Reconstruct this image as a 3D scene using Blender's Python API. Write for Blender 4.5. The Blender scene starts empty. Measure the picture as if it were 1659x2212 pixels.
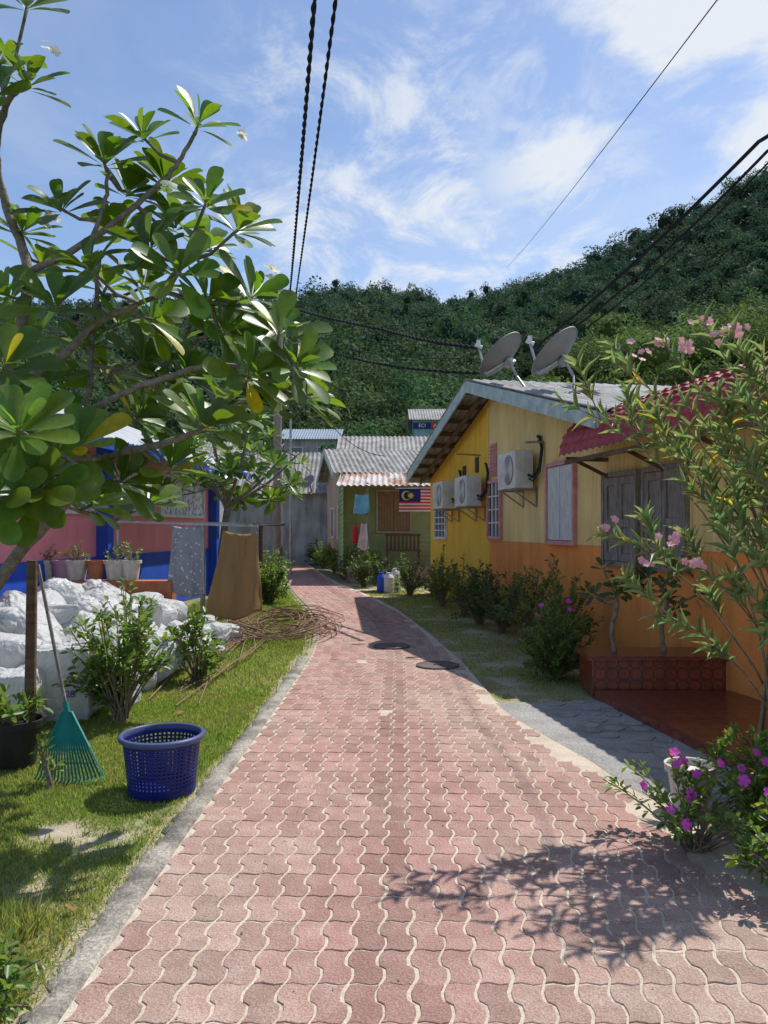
import bpy, bmesh, math, random
import numpy as np
from mathutils import Vector, Matrix, noise
R=random.Random(7); rng=np.random.default_rng(5)
F=1671.0; Z=Vector((0,0,1))
def at(px,py,d): return Vector(((px-829.5)/F*d, d, 1.6+(1141-py)/F*d))
COL=bpy.context.scene.collection
WL={}
# ---------------- materials
def nd(nt,t,**k):
    n=nt.nodes.new(t)
    for a,b in k.items(): setattr(n,a,b)
    return n
def M(name,c1,c2=None,sc=3,rough=.8,bump=.2,bs=60,spec=.3,attr=False,trans=0,stretch=(1,1,1),metal=0,stain=0,lo=.35,hi=.65,fine=.25,tcol=None,voro=0,coat=0):
    m=bpy.data.materials.new(name); m.use_nodes=True; nt=m.node_tree; L=nt.links.new
    b=nt.nodes['Principled BSDF']; out=nt.nodes['Material Output']
    tc=nd(nt,'ShaderNodeTexCoord'); mp=nd(nt,'ShaderNodeMapping'); mp.inputs['Scale'].default_value=stretch
    L(tc.outputs['Object'],mp.inputs['Vector'])
    def noi(s,det=6,r=.6,src=mp.outputs['Vector']):
        n=nd(nt,'ShaderNodeTexNoise'); n.inputs['Scale'].default_value=s; n.inputs['Detail'].default_value=det; n.inputs['Roughness'].default_value=r
        L(src,n.inputs['Vector']); return n.outputs['Fac']
    def mr(x,a,b_,c,d):
        n=nd(nt,'ShaderNodeMapRange'); L(x,n.inputs[0])
        for i,v in enumerate((a,b_,c,d)): n.inputs[i+1].default_value=v
        return n.outputs[0]
    def mul(a,f):
        n=nd(nt,'ShaderNodeMix',data_type='RGBA',blend_type='MULTIPLY'); n.inputs['Factor'].default_value=1
        L(a,n.inputs['A']); L(f,n.inputs['B']); return n.outputs['Result']
    c2=c2 or tuple(x*.8 for x in c1)
    mx=nd(nt,'ShaderNodeMix',data_type='RGBA'); mx.inputs['A'].default_value=(*c1,1); mx.inputs['B'].default_value=(*c2,1)
    L(mr(noi(sc),lo,hi,0,1),mx.inputs['Factor']); c=mx.outputs['Result']
    if fine: c=mul(c,mr(noi(bs*1.7,4,.7),.3,.7,1-fine,1+fine))
    if stain:
        mp2=nd(nt,'ShaderNodeMapping'); mp2.inputs['Scale'].default_value=(3,3,.35); L(tc.outputs['Object'],mp2.inputs['Vector'])
        c=mul(c,mr(noi(1.5,6,.65,mp2.outputs['Vector']),.45,.7,1,1-stain))
    if attr:
        a=nd(nt,'ShaderNodeAttribute'); a.attribute_name='Col'; c=mul(c,a.outputs['Color'])
    L(c,b.inputs['Base Color']); b.inputs['Roughness'].default_value=rough; b.inputs['Metallic'].default_value=metal
    b.inputs['Specular IOR Level'].default_value=spec
    if coat: b.inputs['Coat Weight'].default_value=coat
    if bump:
        bp=nd(nt,'ShaderNodeBump'); bp.inputs['Strength'].default_value=bump; bp.inputs['Distance'].default_value=.02
        h=noi(bs,5,.65)
        if voro:
            dn=nd(nt,'ShaderNodeTexNoise'); dn.inputs['Scale'].default_value=4; L(tc.outputs['Object'],dn.inputs['Vector'])
            ad=nd(nt,'ShaderNodeVectorMath',operation='MULTIPLY_ADD'); L(dn.outputs['Color'],ad.inputs[0]); ad.inputs[1].default_value=(.35,.35,.35); L(tc.outputs['Object'],ad.inputs[2])
            v=nd(nt,'ShaderNodeTexVoronoi',feature='SMOOTH_F1'); v.inputs['Scale'].default_value=voro; v.inputs['Detail'].default_value=2.5; v.inputs['Smoothness'].default_value=.35; L(ad.outputs[0],v.inputs['Vector']); h=v.outputs['Distance']; bp.inputs['Distance'].default_value=.05
        L(h,bp.inputs['Height']); L(bp.outputs['Normal'],b.inputs['Normal'])
    if trans:
        t=nd(nt,'ShaderNodeBsdfTranslucent'); ms=nd(nt,'ShaderNodeMixShader'); ms.inputs[0].default_value=trans
        tm=nd(nt,'ShaderNodeMix',data_type='RGBA',blend_type='MULTIPLY'); tm.inputs['Factor'].default_value=1; L(c,tm.inputs['A']); tm.inputs['B'].default_value=(*(tcol or (1.6,1.7,.9)),1)
        L(tm.outputs['Result'],t.inputs['Color']); L(b.outputs[0],ms.inputs[1]); L(t.outputs[0],ms.inputs[2]); L(ms.outputs[0],out.inputs['Surface'])
    return m
def tile_mat(name,scale,c1,c2,g):
    m=M(name,c1,c2,sc=9,rough=.3,bump=0,spec=.5,coat=.3); nt=m.node_tree; b=nt.nodes['Principled BSDF']
    src=b.inputs['Base Color'].links[0].from_socket
    tc=nd(nt,'ShaderNodeTexCoord'); v=nd(nt,'ShaderNodeTexVoronoi'); v.inputs['Scale'].default_value=scale; v.inputs['Randomness'].default_value=0
    nt.links.new(tc.outputs['Object'],v.inputs['Vector'])
    r=nd(nt,'ShaderNodeValToRGB'); e=r.color_ramp.elements; e[0].position=.5; e[0].color=(0,0,0,1); e[1].position=.53; e[1].color=(1,1,1,1)
    e2=e.new(.6); e2.color=(.25,.25,.25,1)
    nt.links.new(v.outputs['Distance'],r.inputs[0]); mx=nd(nt,'ShaderNodeMix',data_type='RGBA'); mx.inputs['B'].default_value=(*g,1)
    nt.links.new(r.outputs[0],mx.inputs['Factor']); nt.links.new(src,mx.inputs['A']); nt.links.new(mx.outputs['Result'],b.inputs['Base Color'])
    return m
# ---------------- geometry builder
I3=(Vector((1,0,0)),Vector((0,1,0)),Z)
class G:
    def __init__(s): s.v=[];s.f=[];s.m=[]
    def add(s,vs,fs,mi=0):
        o=len(s.v); s.v+=[tuple(v) for v in vs]; s.f+=[tuple(i+o for i in f) for f in fs]; s.m+=[mi]*len(fs); return s
    def box(s,c,sz,ax=I3,mi=0):
        c=Vector(c); vs=[c+ax[0]*(x*sz[0]/2)+ax[1]*(y*sz[1]/2)+ax[2]*(z*sz[2]/2) for x in(-1,1) for y in(-1,1) for z in(-1,1)]
        return s.add(vs,[(0,1,3,2),(4,6,7,5),(0,4,5,1),(2,3,7,6),(0,2,6,4),(1,5,7,3)],mi)
    def bar(s,a,b,w,h,mi=0,up=Z):
        a=Vector(a);b=Vector(b);x=(b-a); l=x.length; x.normalize(); y=up.cross(x)
        if y.length<1e-4: y=Vector((1,0,0))
        y.normalize(); return s.box((a+b)/2,(l,w,h),(x,y,x.cross(y)),mi)
    def tube(s,pts,rads,n=8,mi=0,cap=True):
        pts=[Vector(p) for p in pts]; 
        if not hasattr(rads,'__len__'): rads=[rads]*len(pts)
        vs=[];fs=[];ref=None
        for i,p in enumerate(pts):
            t=(pts[min(i+1,len(pts)-1)]-pts[max(i-1,0)])
            if t.length<1e-9: t=Vector((0,0,1))
            t.normalize()
            if ref is None: ref=t.orthogonal()
            ref=(ref-t*ref.dot(t)); 
            if ref.length<1e-6: ref=t.orthogonal()
            ref.normalize(); b=t.cross(ref)
            for k in range(n):
                a=2*math.pi*k/n; vs.append(p+(ref*math.cos(a)+b*math.sin(a))*rads[i])
        for i in range(len(pts)-1):
            for k in range(n): fs.append((i*n+k,i*n+(k+1)%n,(i+1)*n+(k+1)%n,(i+1)*n+k))
        if cap: fs.append(tuple(range(n))[::-1]); fs.append(tuple((len(pts)-1)*n+k for k in range(n)))
        return s.add(vs,fs,mi)
    def rev(s,prof,c,n=24,mi=0,ax=I3):
        c=Vector(c);vs=[];fs=[]
        for r,z in prof:
            for k in range(n):
                a=2*math.pi*k/n; vs.append(c+ax[0]*(r*math.cos(a))+ax[1]*(r*math.sin(a))+ax[2]*z)
        for i in range(len(prof)-1):
            for k in range(n): fs.append((i*n+k,i*n+(k+1)%n,(i+1)*n+(k+1)%n,(i+1)*n+k))
        return s.add(vs,fs,mi)
    def prism(s,poly,fr,n0,n1,mi=0):
        k=len(poly); vs=[fr(u,n0,z) for u,z in poly]+[fr(u,n1,z) for u,z in poly]
        fs=[tuple(range(k)),tuple(range(2*k-1,k-1,-1))]+[(i,i+k,(i+1)%k+k,(i+1)%k) for i in range(k)]
        return s.add(vs,fs,mi)
    def corr(s,p,U,Lu,V,Lv,N,pitch=.15,amp=.02,sub=5,rows=1,mi=0):
        nu=max(2,int(Lu/pitch*sub)); vs=[];fs=[]
        for j in range(rows+1):
            for i in range(nu+1):
                u=i/nu*Lu; vs.append(p+U*u+V*(Lv*j/rows)+N*(amp*math.cos(u/pitch*2*math.pi)))
        for j in range(rows):
            for i in range(nu): a=j*(nu+1)+i; fs.append((a,a+1,a+nu+2,a+nu+1))
        return s.add(vs,fs,mi)
def frame(O,U):
    U=Vector(U).normalized(); N=Vector((-U.y,U.x,0)); O=Vector(O)
    def f(u,n,z): return O+U*u+N*n+Z*z
    f.U=U;f.N=N;f.ax=(U,N,Z); return f
def props(o,label,cat,group,kind):
    if label: o['label']=label
    if cat: o['category']=cat
    if group: o['group']=group
    if kind: o['kind']=kind
def thing(name,loc,label,cat,group=None):
    o=bpy.data.objects.new(name,None); o.empty_display_size=.1; o.location=loc; COL.objects.link(o); WL[o]=Vector(loc); props(o,label,cat,group,None); return o
def attach(o,parent):
    if parent is not None: o.parent=parent; o.location=-WL[parent]; WL[o]=Vector((0,0,0))
def mk(g,name,mats,parent=None,label=None,cat=None,group=None,kind=None,smooth=False,bevel=0,origin=None,solid=0):
    me=bpy.data.meshes.new(name); og=Vector(origin) if origin is not None else Vector((0,0,0))
    me.from_pydata([tuple(Vector(v)-og) for v in g.v],[],g.f)
    if not isinstance(mats,(list,tuple)): mats=[mats]
    for m in mats: me.materials.append(m)
    me.polygons.foreach_set('material_index',g.m)
    if smooth: me.polygons.foreach_set('use_smooth',[True]*len(g.f))
    bm=bmesh.new(); bm.from_mesh(me); bmesh.ops.recalc_face_normals(bm,faces=bm.faces) if len(bm.faces)<60000 else None; bm.to_mesh(me); bm.free()
    o=bpy.data.objects.new(name,me); COL.objects.link(o); o.location=og; WL[o]=og
    if parent is not None: attach(o,parent)
    props(o,label,cat,group,kind)
    if solid: md=o.modifiers.new('s','SOLIDIFY'); md.thickness=solid; md.offset=0
    if bevel: md=o.modifiers.new('b','BEVEL'); md.width=bevel; md.segments=2; md.limit_method='ANGLE'
    return o
def npmesh(name,V,Fc,mat,C=None,parent=None,label=None,cat=None,group=None,kind=None,smooth=False):
    me=bpy.data.meshes.new(name); V=np.ascontiguousarray(V,dtype=np.float32); k=Fc.shape[1]
    me.vertices.add(len(V)); me.vertices.foreach_set('co',V.ravel())
    me.loops.add(Fc.size); me.loops.foreach_set('vertex_index',np.ascontiguousarray(Fc,dtype=np.int32).ravel())
    me.polygons.add(len(Fc)); me.polygons.foreach_set('loop_start',np.arange(len(Fc),dtype=np.int32)*k)
    if smooth: me.polygons.foreach_set('use_smooth',np.ones(len(Fc),dtype=bool))
    me.update(calc_edges=True)
    if C is not None:
        a=me.color_attributes.new('Col','FLOAT_COLOR','POINT'); a.data.foreach_set('color',np.concatenate([C,np.ones((len(C),1))],1).astype(np.float32).ravel())
    me.materials.append(mat); o=bpy.data.objects.new(name,me); COL.objects.link(o); WL[o]=Vector((0,0,0))
    if parent is not None: attach(o,parent)
    props(o,label,cat,group,kind); return o
def unit(a): return a/np.maximum(np.linalg.norm(a,axis=-1,keepdims=True),1e-9)
def strip_t(xs,ws,fold,droop):
    v=[];f=[]
    for x,w in zip(xs,ws):
        z=-droop*x*x
        v+=[(x,w,z+fold*w),(x,0,z),(x,-w,z+fold*w)]
    for i in range(len(xs)-1):
        a=i*3; f+=[(a,a+1,a+4,a+3),(a+1,a+2,a+5,a+4)]
    return np.array(v,float),np.array(f)
T_PLU=strip_t([0,.1,.28,.48,.66,.81,.91,.97,1],[.03,.07,.21,.38,.48,.5,.44,.3,.12],.12,.12)
T_OLE=strip_t([0,.25,.6,1],[.1,.5,.45,.02],.3,.25)
T_GEN=(np.array([(0,0,0),(.3,.42,.1),(.7,.4,.06),(1,0,-.08),(.7,-.4,.06),(.3,-.42,.1)],float),np.array([(0,1,2,3),(0,3,4,5)]))
T_PET=(np.array([(0,0,0),(.45,.38,.05),(.9,.42,.02),(1,0,-.02),(.9,-.42,.02),(.45,-.38,.05)],float),np.array([(0,1,2,3),(0,3,4,5)]))
def leaves(P,A,U,L,W,T,C=None):
    P=np.asarray(P,float);A=unit(np.asarray(A,float));U=np.asarray(U,float)
    Nn=unit(U-A*np.sum(U*A,1,keepdims=True)); S=np.cross(Nn,A); L=np.asarray(L)[:,None,None];W=np.asarray(W)[:,None,None]
    t,f=T; V=P[:,None,:]+A[:,None,:]*t[None,:,0:1]*L+S[:,None,:]*t[None,:,1:2]*W+Nn[:,None,:]*t[None,:,2:3]*L
    n=len(P); Fc=(f[None]+(np.arange(n)*len(t))[:,None,None]).reshape(-1,4)
    if C is None: C=np.ones((n,3))
    return V.reshape(-1,3),Fc,np.repeat(C,len(t),0)
def lcol(n,v=.3,yel=.04):
    c=np.ones((n,3))*(1+rng.uniform(-v,v,(n,1))); c[:,0]*=rng.uniform(.8,1.3,n); k=rng.random(n)<yel; c[k]*=np.array([2.6,1.6,.5]); return c
def vnoise(x,y,s=0):
    def h(i,j): 
        a=np.sin(i*127.1+j*311.7+s*74.7)*43758.5453; return a-np.floor(a)
    i=np.floor(x);j=np.floor(y);u=x-i;v=y-j;u=u*u*(3-2*u);v=v*v*(3-2*v)
    return (h(i,j)*(1-u)+h(i+1,j)*u)*(1-v)+(h(i,j+1)*(1-u)+h(i+1,j+1)*u)*v
def fbm(x,y,s=0): return (vnoise(x,y,s)+.5*vnoise(x*2.1,y*2.1,s+1)+.25*vnoise(x*4.3,y*4.3,s+2)+.12*vnoise(x*9,y*9,s+3))/1.87
# ---------------- materials
mYel=M('yellow_plaster',(.95,.58,.07),(.88,.50,.05),sc=2,stain=.18,bump=.15,bs=30,fine=.06)
mOra=M('orange_plaster',(.92,.35,.085),(.82,.29,.07),sc=2,stain=.25,bump=.15,bs=30,fine=.06)
mSid=M('mustard_siding',(.88,.69,.32),(.80,.60,.25),sc=1.5,stain=.22,bump=.05,fine=.05,rough=.6)
mRoof=M('fibre_cement_roof',(.46,.45,.43),(.3,.29,.27),sc=2,stain=.3,bump=.3,bs=25)
mRoofU=M('old_roof_sheet',(.40,.39,.37),(.22,.205,.19),sc=2,stain=.4,bump=.2)
mRust=M('rusty_sheet',(.5,.47,.43),(.28,.12,.06),sc=2.2,lo=.45,hi=.6,stretch=(1,.5,1),rough=.6,bump=.1)
mFas=M('pale_green_board',(.5,.6,.57),(.33,.42,.4),sc=6,bump=.15)
mWood=M('brown_wood',(.2,.13,.08),(.1,.065,.04),sc=5,stretch=(1,1,5),bump=.3)
mGrey=M('grey_weathered_wood',(.33,.30,.27),(.15,.13,.115),sc=14,stretch=(3,3,.4),bump=.4,bs=30)
mPaintW=M('white_shutter_paint',(.74,.76,.72),(.5,.52,.48),sc=8,stretch=(3,3,.5),bump=.2,bs=40)
mPink=M('pink_trim',(.7,.36,.34),(.55,.25,.24),sc=8)
mWhite=M('white_paint',(.78,.78,.76),(.62,.62,.6),sc=6,bump=.05,rough=.5)
mAC=M('ac_casing',(.78,.77,.72),(.64,.62,.56),sc=4,rough=.45,bump=.03,fine=.05,stain=.2)
mDark=M('dark_plastic',(.03,.03,.032),(.02,.02,.02),rough=.5,bump=.05)
mGlass=M('window_glass',(.03,.04,.05),(.02,.03,.04),rough=.08,bump=0,spec=.8,fine=0)
mGalv=M('galvanised_steel',(.4,.41,.42),(.28,.28,.28),sc=8,rough=.4,metal=.6,bump=.05)
mDish=M('grey_dish',(.25,.24,.23),(.20,.19,.185),sc=3,rough=.55,bump=0,fine=0)
mRed=M('red_roof_tile',(.40,.06,.07),(.26,.04,.05),sc=5,rough=.55,bump=.3,bs=30)
mConc=M('concrete',(.40,.36,.30),(.18,.165,.14),sc=3.2,lo=.42,hi=.6,bump=.9,bs=38,fine=.5)
mConcL=M('rough_grey_concrete',(.40,.39,.37),(.27,.26,.24),sc=3,bump=.9,bs=40,fine=.4)
mTile=tile_mat('red_glazed_tile',9,(.30,.07,.03),(.18,.04,.02),(.06,.015,.012))
mFloor=tile_mat('red_floor_tile',6,(.30,.065,.03),(.20,.04,.02),(.07,.018,.014))
mBark=M('grey_bark',(.28,.25,.21),(.15,.13,.11),sc=18,bump=.6,bs=50)
mStem=M('twig_bark',(.29,.22,.16),(.16,.13,.09),sc=20,bump=.3)
mPlu=M('frangipani_leaf',(.115,.205,.035),(.085,.16,.028),sc=20,rough=.36,bump=.05,bs=50,spec=.5,attr=True,trans=.42,tcol=(2.0,1.9,.45),fine=.1)
mOle=M('oleander_leaf',(.30,.41,.18),(.24,.34,.14),sc=20,rough=.45,bump=0,spec=.4,attr=True,trans=.35,tcol=(1.3,1.3,.85),fine=.1)
mBush=M('shrub_leaf',(.15,.24,.05),(.11,.18,.04),sc=10,rough=.4,bump=0,spec=.45,attr=True,trans=.4,fine=.1)
mBushD=M('dark_shrub_leaf',(.10,.155,.045),(.075,.12,.035),sc=10,rough=.45,bump=0,spec=.4,attr=True,trans=.32,fine=.1)
mFor=M('forest_leaf',(.082,.125,.052),(.058,.095,.043),sc=.08,rough=.8,bump=0,spec=.1,attr=True,trans=.25,tcol=(1.3,1.4,.9),fine=0)
mGrass=M('grass_blade',(.19,.29,.06),(.25,.29,.09),sc=1.2,rough=.6,bump=0,attr=True,trans=.4,fine=0)
mMag=M('magenta_petal',(.85,.12,.62),(.75,.09,.55),rough=.6,bump=0,trans=.4,tcol=(1.2,1,1.2),fine=0)
mPkP=M('pink_petal',(.88,.5,.54),(.82,.4,.46),rough=.6,bump=0,trans=.3,tcol=(1.1,1,1),fine=0)
mWhP=M('white_petal',(.8,.8,.72),(.75,.72,.5),rough=.6,bump=0,trans=.3,tcol=(1,1,1),fine=0)
mSack=M('white_woven_plastic',(.74,.74,.73),(.64,.64,.64),sc=5,rough=.42,bump=.4,bs=14,trans=.35,tcol=(1,1,1),fine=.04,voro=11)
mBlueP=M('blue_wall_paint',(.03,.10,.55),(.02,.08,.45),sc=3,rough=.5,bump=.1,fine=.06)
mPinkW=M('pink_wall_paint',(.92,.32,.36),(.85,.27,.31),sc=2,rough=.6,bump=.1,stain=.12,fine=.05)
mBlk=M('basket_blue',(.012,.02,.17),(.01,.015,.13),rough=.4,bump=0,fine=.05)
mRake=M('rake_green',(.01,.24,.2),(.01,.19,.16),rough=.45,bump=0,fine=.05)
mTan=M('tan_cloth',(.43,.28,.12),(.37,.24,.1),sc=3,rough=.9,bump=.15,bs=90,trans=.3,tcol=(1.2,1.1,.9),stretch=(1,1,.3))
mGreenW=M('green_board',(.40,.52,.25),(.31,.42,.2),sc=3,stain=.25,bump=.05)
mRustW=M('rusty_wire',(.34,.21,.14),(.18,.10,.07),sc=20,rough=.8)
mTerra=M('terracotta',(.45,.17,.08),(.35,.12,.06),sc=8)
mDry=M('dry_leaf',(.3,.17,.07),(.2,.11,.05),sc=8)
mPotW=M('white_pot',(.68,.64,.58),(.5,.46,.4),sc=6,stain=.3)
mPurp=M('mauve_pot',(.45,.25,.32),(.35,.2,.26))
mPole=M('concrete_pole',(.32,.27,.23),(.2,.17,.15),sc=4,stretch=(2,2,.5),bump=.3)
mCable=M('black_cable',(.015,.015,.017),(.02,.02,.02),rough=.8,bump=0,fine=0,spec=.1)
mBlueC=M('light_blue_cloth',(.2,.5,.65),rough=.9)
mWhC=M('white_cloth',(.7,.66,.66),rough=.9)
mFRed=M('signal_red',(.55,.03,.03),rough=.6); mFYel=M('flag_yellow',(.7,.53,.05)); mFBlu=M('flag_blue',(.02,.03,.18))
mTeal=M('teal_wall',(.2,.36,.38),(.16,.28,.3)); mGP=M('grey_plaster',(.46,.46,.45),(.30,.30,.30),sc=1,stain=.45)
mSalm=M('salmon_plaster',(.55,.42,.33),(.45,.34,.26),sc=1,stain=.3)
# ---------------- path geometry functions
dl=[0,2,4,7,9.5,11,13,15,18,22,27,33,40,60]; xl_=[-1.09,-1.06,-1.03,-.95,-.9,-.95,-1.1,-1.4,-2.0,-2.75,-3.5,-4.5,-5.8,-10]
dr=[0,2,3.4,4.5,5.8,7,9.2,12,15,18,22,27,33,40,60]; xr_=[1.95,1.9,1.75,1.5,1.25,1.0,.9,.62,.25,-.3,-1.25,-2.2,-3.2,-4.5,-8.5]
XL=lambda d:np.interp(d,dl,xl_); XR=lambda d:np.interp(d,dr,xr_)
wallX=lambda d:4.5-.174*d
# ---------------- ground
def sandmask(X,Y):
    n=fbm(X*2.2,Y*2.2,3); left=X<XL(Y)
    streak=np.exp(-((X+1.75-(Y-3.3)*.35)/.42)**2)*np.exp(-((Y-3.5)/.9)**2)
    m=np.where(left,np.clip((n-.74+.42*streak)*3.5,0,1),0)
    m=np.maximum(m,np.where(left,np.clip(1-(XL(Y)-.16-X)/.07+ (n-.5)*1.5,0,1)*.7,0))
    m2=np.where(Y<6.6,np.clip((n-.2)*6,0,1),np.clip((n-.50)*4,0,1)*.85)
    return np.where(~left,m2,m)
nx,ny=190,330; gx=np.linspace(-7,6,nx); gy=np.linspace(.5,24,ny); X,Y=np.meshgrid(gx,gy); S=sandmask(X,Y)
H=(fbm(X*1.5,Y*1.5,9)-.5)*.025-.012; H=np.where((X>XL(Y)-.2)&(X<XR(Y)+.1),-.014,H)
gs=np.array([.17,.2,.06]); sd=np.array([.52,.44,.33]); dry=np.array([.38,.33,.18])
dm=np.clip((fbm(X*.9,Y*.9,21)-.45)*4,0,1)[...,None]*.6
dm=np.where(((X>XR(Y))&(Y>6.6))[...,None],np.clip(dm+.35,0,1),dm)
C=(gs*(1-dm)+dry*dm)*(1-S[...,None])+sd*S[...,None]
idx=np.arange(nx*ny).reshape(ny,nx); Fg=np.stack([idx[:-1,:-1],idx[:-1,1:],idx[1:,1:],idx[1:,:-1]],-1).reshape(-1,4)
mGround=M('soil_and_turf',(1,1,1),(.78,.78,.78),sc=6,bump=.8,bs=50,rough=.95,spec=.1,attr=True,fine=.35)
npmesh('ground',np.stack([X,Y,H],-1).reshape(-1,3),Fg,mGround,C.reshape(-1,3),kind='structure',smooth=True)
g=G(); g.add([(-900,-60,-.06),(900,-60,-.06),(900,900,-.06),(-900,900,-.06)],[(0,1,2,3)])
mk(g,'ground_plain',M('distant_soil',(.16,.18,.08),(.25,.22,.13),sc=.2),kind='structure')
ds=np.linspace(1,58,150); g=G(); n=len(ds)
g.add([(XL(d),d,.003) for d in ds]+[(XR(d)+(.12 if d<7 else .04),d,.003) for d in ds],[(i,i+n,i+n+1,i+1) for i in range(n-1)])
mSandB=M('joint_sand',(.62,.53,.42),(.50,.42,.33),sc=4,bump=.5,bs=70,rough=.95,spec=.1)
mk(g,'path_bed',mSandB,kind='structure')
W,Lp=.114,.215; a,b=.0165,.007
ly=[(0,0),(.18,a*.9),(.3,a),(.45,a*.8),(.55,-a*.8),(.7,-a),(.82,-a*.9),(1,0)]; lx=[(0,0),(.28,b),(.72,-b),(1,0)]
out=[(x+0,y*Lp) for y,x in ly[:-1]]+[(x*W,Lp+y) for x,y in lx[:-1]]+[(W+x,y*Lp) for y,x in ly[:0:-1]]+[(x*W,y) for x,y in lx[:0:-1]]
out=np.array(out); cc=out.mean(0); K=len(out)
PV=[];PF=[];PC=[]
rows=int(46/Lp); base=0
for r in range(rows):
    y0=1.2+r*Lp
    for c in range(0,38):
        yc=y0+Lp/2; xc=float(XL(yc))+.012+c*W+W/2
        if xc+W/2>XR(yc)+R.uniform(-.03,.06): break
        jx,jy,rot=R.gauss(0,.0015),R.gauss(0,.002),R.gauss(0,.008); zz=R.gauss(0,.0007); tx,ty=R.gauss(0,.008),R.gauss(0,.008)
        sv=float(fbm(xc*1.6+5,yc*1.1,31)); side=np.clip((xc-.25)/1.0,0,1); sv2=float(fbm(xc*4+9,yc*3,41)); edge=np.clip((xc-(float(XR(yc))-.35))/.3,0,1)*(yc<6)
        zz-=.007*float(np.clip((sv2-.75+.35*edge)*5,0,1.0))
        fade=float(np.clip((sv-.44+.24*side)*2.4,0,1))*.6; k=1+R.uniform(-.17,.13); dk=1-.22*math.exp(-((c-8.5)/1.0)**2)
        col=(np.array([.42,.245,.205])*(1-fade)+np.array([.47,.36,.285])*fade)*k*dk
        for q0,z in ((.035,-.003),(.0,.0055),(-.03,.007)):
            q=(out-cc)*np.array([.885+q0,.962+q0*.5])
            for x,y in q:
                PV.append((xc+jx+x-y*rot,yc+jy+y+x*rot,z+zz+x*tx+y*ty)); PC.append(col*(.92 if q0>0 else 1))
        for ring in(0,1):
            for i in range(K): PF.append((base+ring*K+i,base+ring*K+(i+1)%K,base+(ring+1)*K+(i+1)%K,base+(ring+1)*K+i))
        PF.append(tuple(base+2*K+i for i in range(K))); base+=3*K
me=bpy.data.meshes.new('path'); me.from_pydata(PV,[],PF); ca=me.color_attributes.new('Col','FLOAT_COLOR','POINT')
ca.data.foreach_set('color',np.concatenate([np.array(PC),np.ones((len(PC),1))],1).astype(np.float32).ravel())
bm=bmesh.new(); bm.from_mesh(me); bmesh.ops.recalc_face_normals(bm,faces=bm.faces); bm.to_mesh(me); bm.free()
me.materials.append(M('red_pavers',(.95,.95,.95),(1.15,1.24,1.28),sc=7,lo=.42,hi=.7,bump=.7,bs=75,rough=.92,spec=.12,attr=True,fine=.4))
o=bpy.data.objects.new('path',me); COL.objects.link(o); o['kind']='structure'
# kerb
g=G(); ks=np.linspace(1,9.6,170); vs=[];fs=[]
for i,d in enumerate(ks):
    x=float(XL(d)); w=.14; j=R.uniform(-.014,.014)+.02*(float(vnoise(np.array(d*3.),np.array(1.),4))-.5)
    vs+=[(x-w+j*2,d,-.03),(x-w+.02+j*2,d,.008+j*.3),(x-.02+j*.5,d,.014+j*.3),(x+.004+j*.5,d,-.01)]
for i in range(len(ks)-1):
    a0=i*4
    for k in range(3): fs.append((a0+k,a0+k+1,a0+5+k,a0+4+k))
g.add(vs,fs); mk(g,'kerb',mConc,kind='structure',smooth=True)
for (x,y) in ((.1,10.4),(.62,8.95)):
    g=G(); g.rev([(.25,.0),(.25,.024),(.225,.026),(.22,.018),(.0,.02)],(x,y,0),32)
    g.bar((x-.05,y,.024),(x+.05,y,.024),.02,.008)
    mk(g,'manhole_cover',M('cover_concrete',(.16,.12,.11),(.10,.08,.075),sc=10),label='round dark drain cover set in the paving',cat='manhole cover',origin=(x,y,0))
# side slabs
g=G(); g.add([(1.27,5.85,.004),(1.1,6.5,.004),(1.02,7.05,.004),(1.3,7.1,.004),(1.5,7.02,.004),(1.75,7.15,.004),(2.0,7.2,.004),(2.35,4.9,.004),(2.2,4.6,.004),(1.95,4.5,.004),(1.75,4.25,.004),(1.6,4.5,.004),(1.5,4.8,.004),(1.42,5.3,.004)],[range(14)]); mk(g,'pavement',mConcL,kind='structure')
mCrazy=M('stone_flags',(.40,.385,.35),(.28,.27,.24),sc=6,bump=.6,fine=.35); g=G(); used=[]
for i in range(600):
    x=R.uniform(1.5,2.3);y=R.uniform(4.7,7.12)
    if x>2.0+(7.2-y)*.15-.05 or x<1.85-(y-4.9)*.2: continue
    rr=R.uniform(.06,.12)
    if any((x-a_)**2+(y-b_)**2<(rr+c_)**2*.95 for a_,b_,c_ in used): continue
    used.append((x,y,rr)); n=R.randint(5,7); z_=.011+R.uniform(0,.004); vs=[(x+rr*math.cos(6.283*k/n+R.uniform(-.2,.2)),y+rr*math.sin(6.283*k/n+R.uniform(-.2,.2)),z_) for k in range(n)]
    g.add(vs,[range(n)]); g.add([(v[0],v[1],.002) for v in vs]+vs,[(k,(k+1)%n,(k+1)%n+n,k+n) for k in range(n)])
mk(g,'pavement_flags',mCrazy,kind='structure')
g=G(); g.add([(1.97,7.24,0),(2.36,4.9,0),(2.6,3.3,0),(4.4,3.3,0),(3.9,7.24,0)]+[(1.97,7.24,.083),(2.36,4.9,.083),(2.6,3.3,.083),(4.4,3.3,.083),(3.9,7.24,.083)],[(5,6,7,8,9),(0,1,6,5),(1,2,7,6),(2,3,8,7)]); mk(g,'patio_floor',mFloor,kind='structure')
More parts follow.
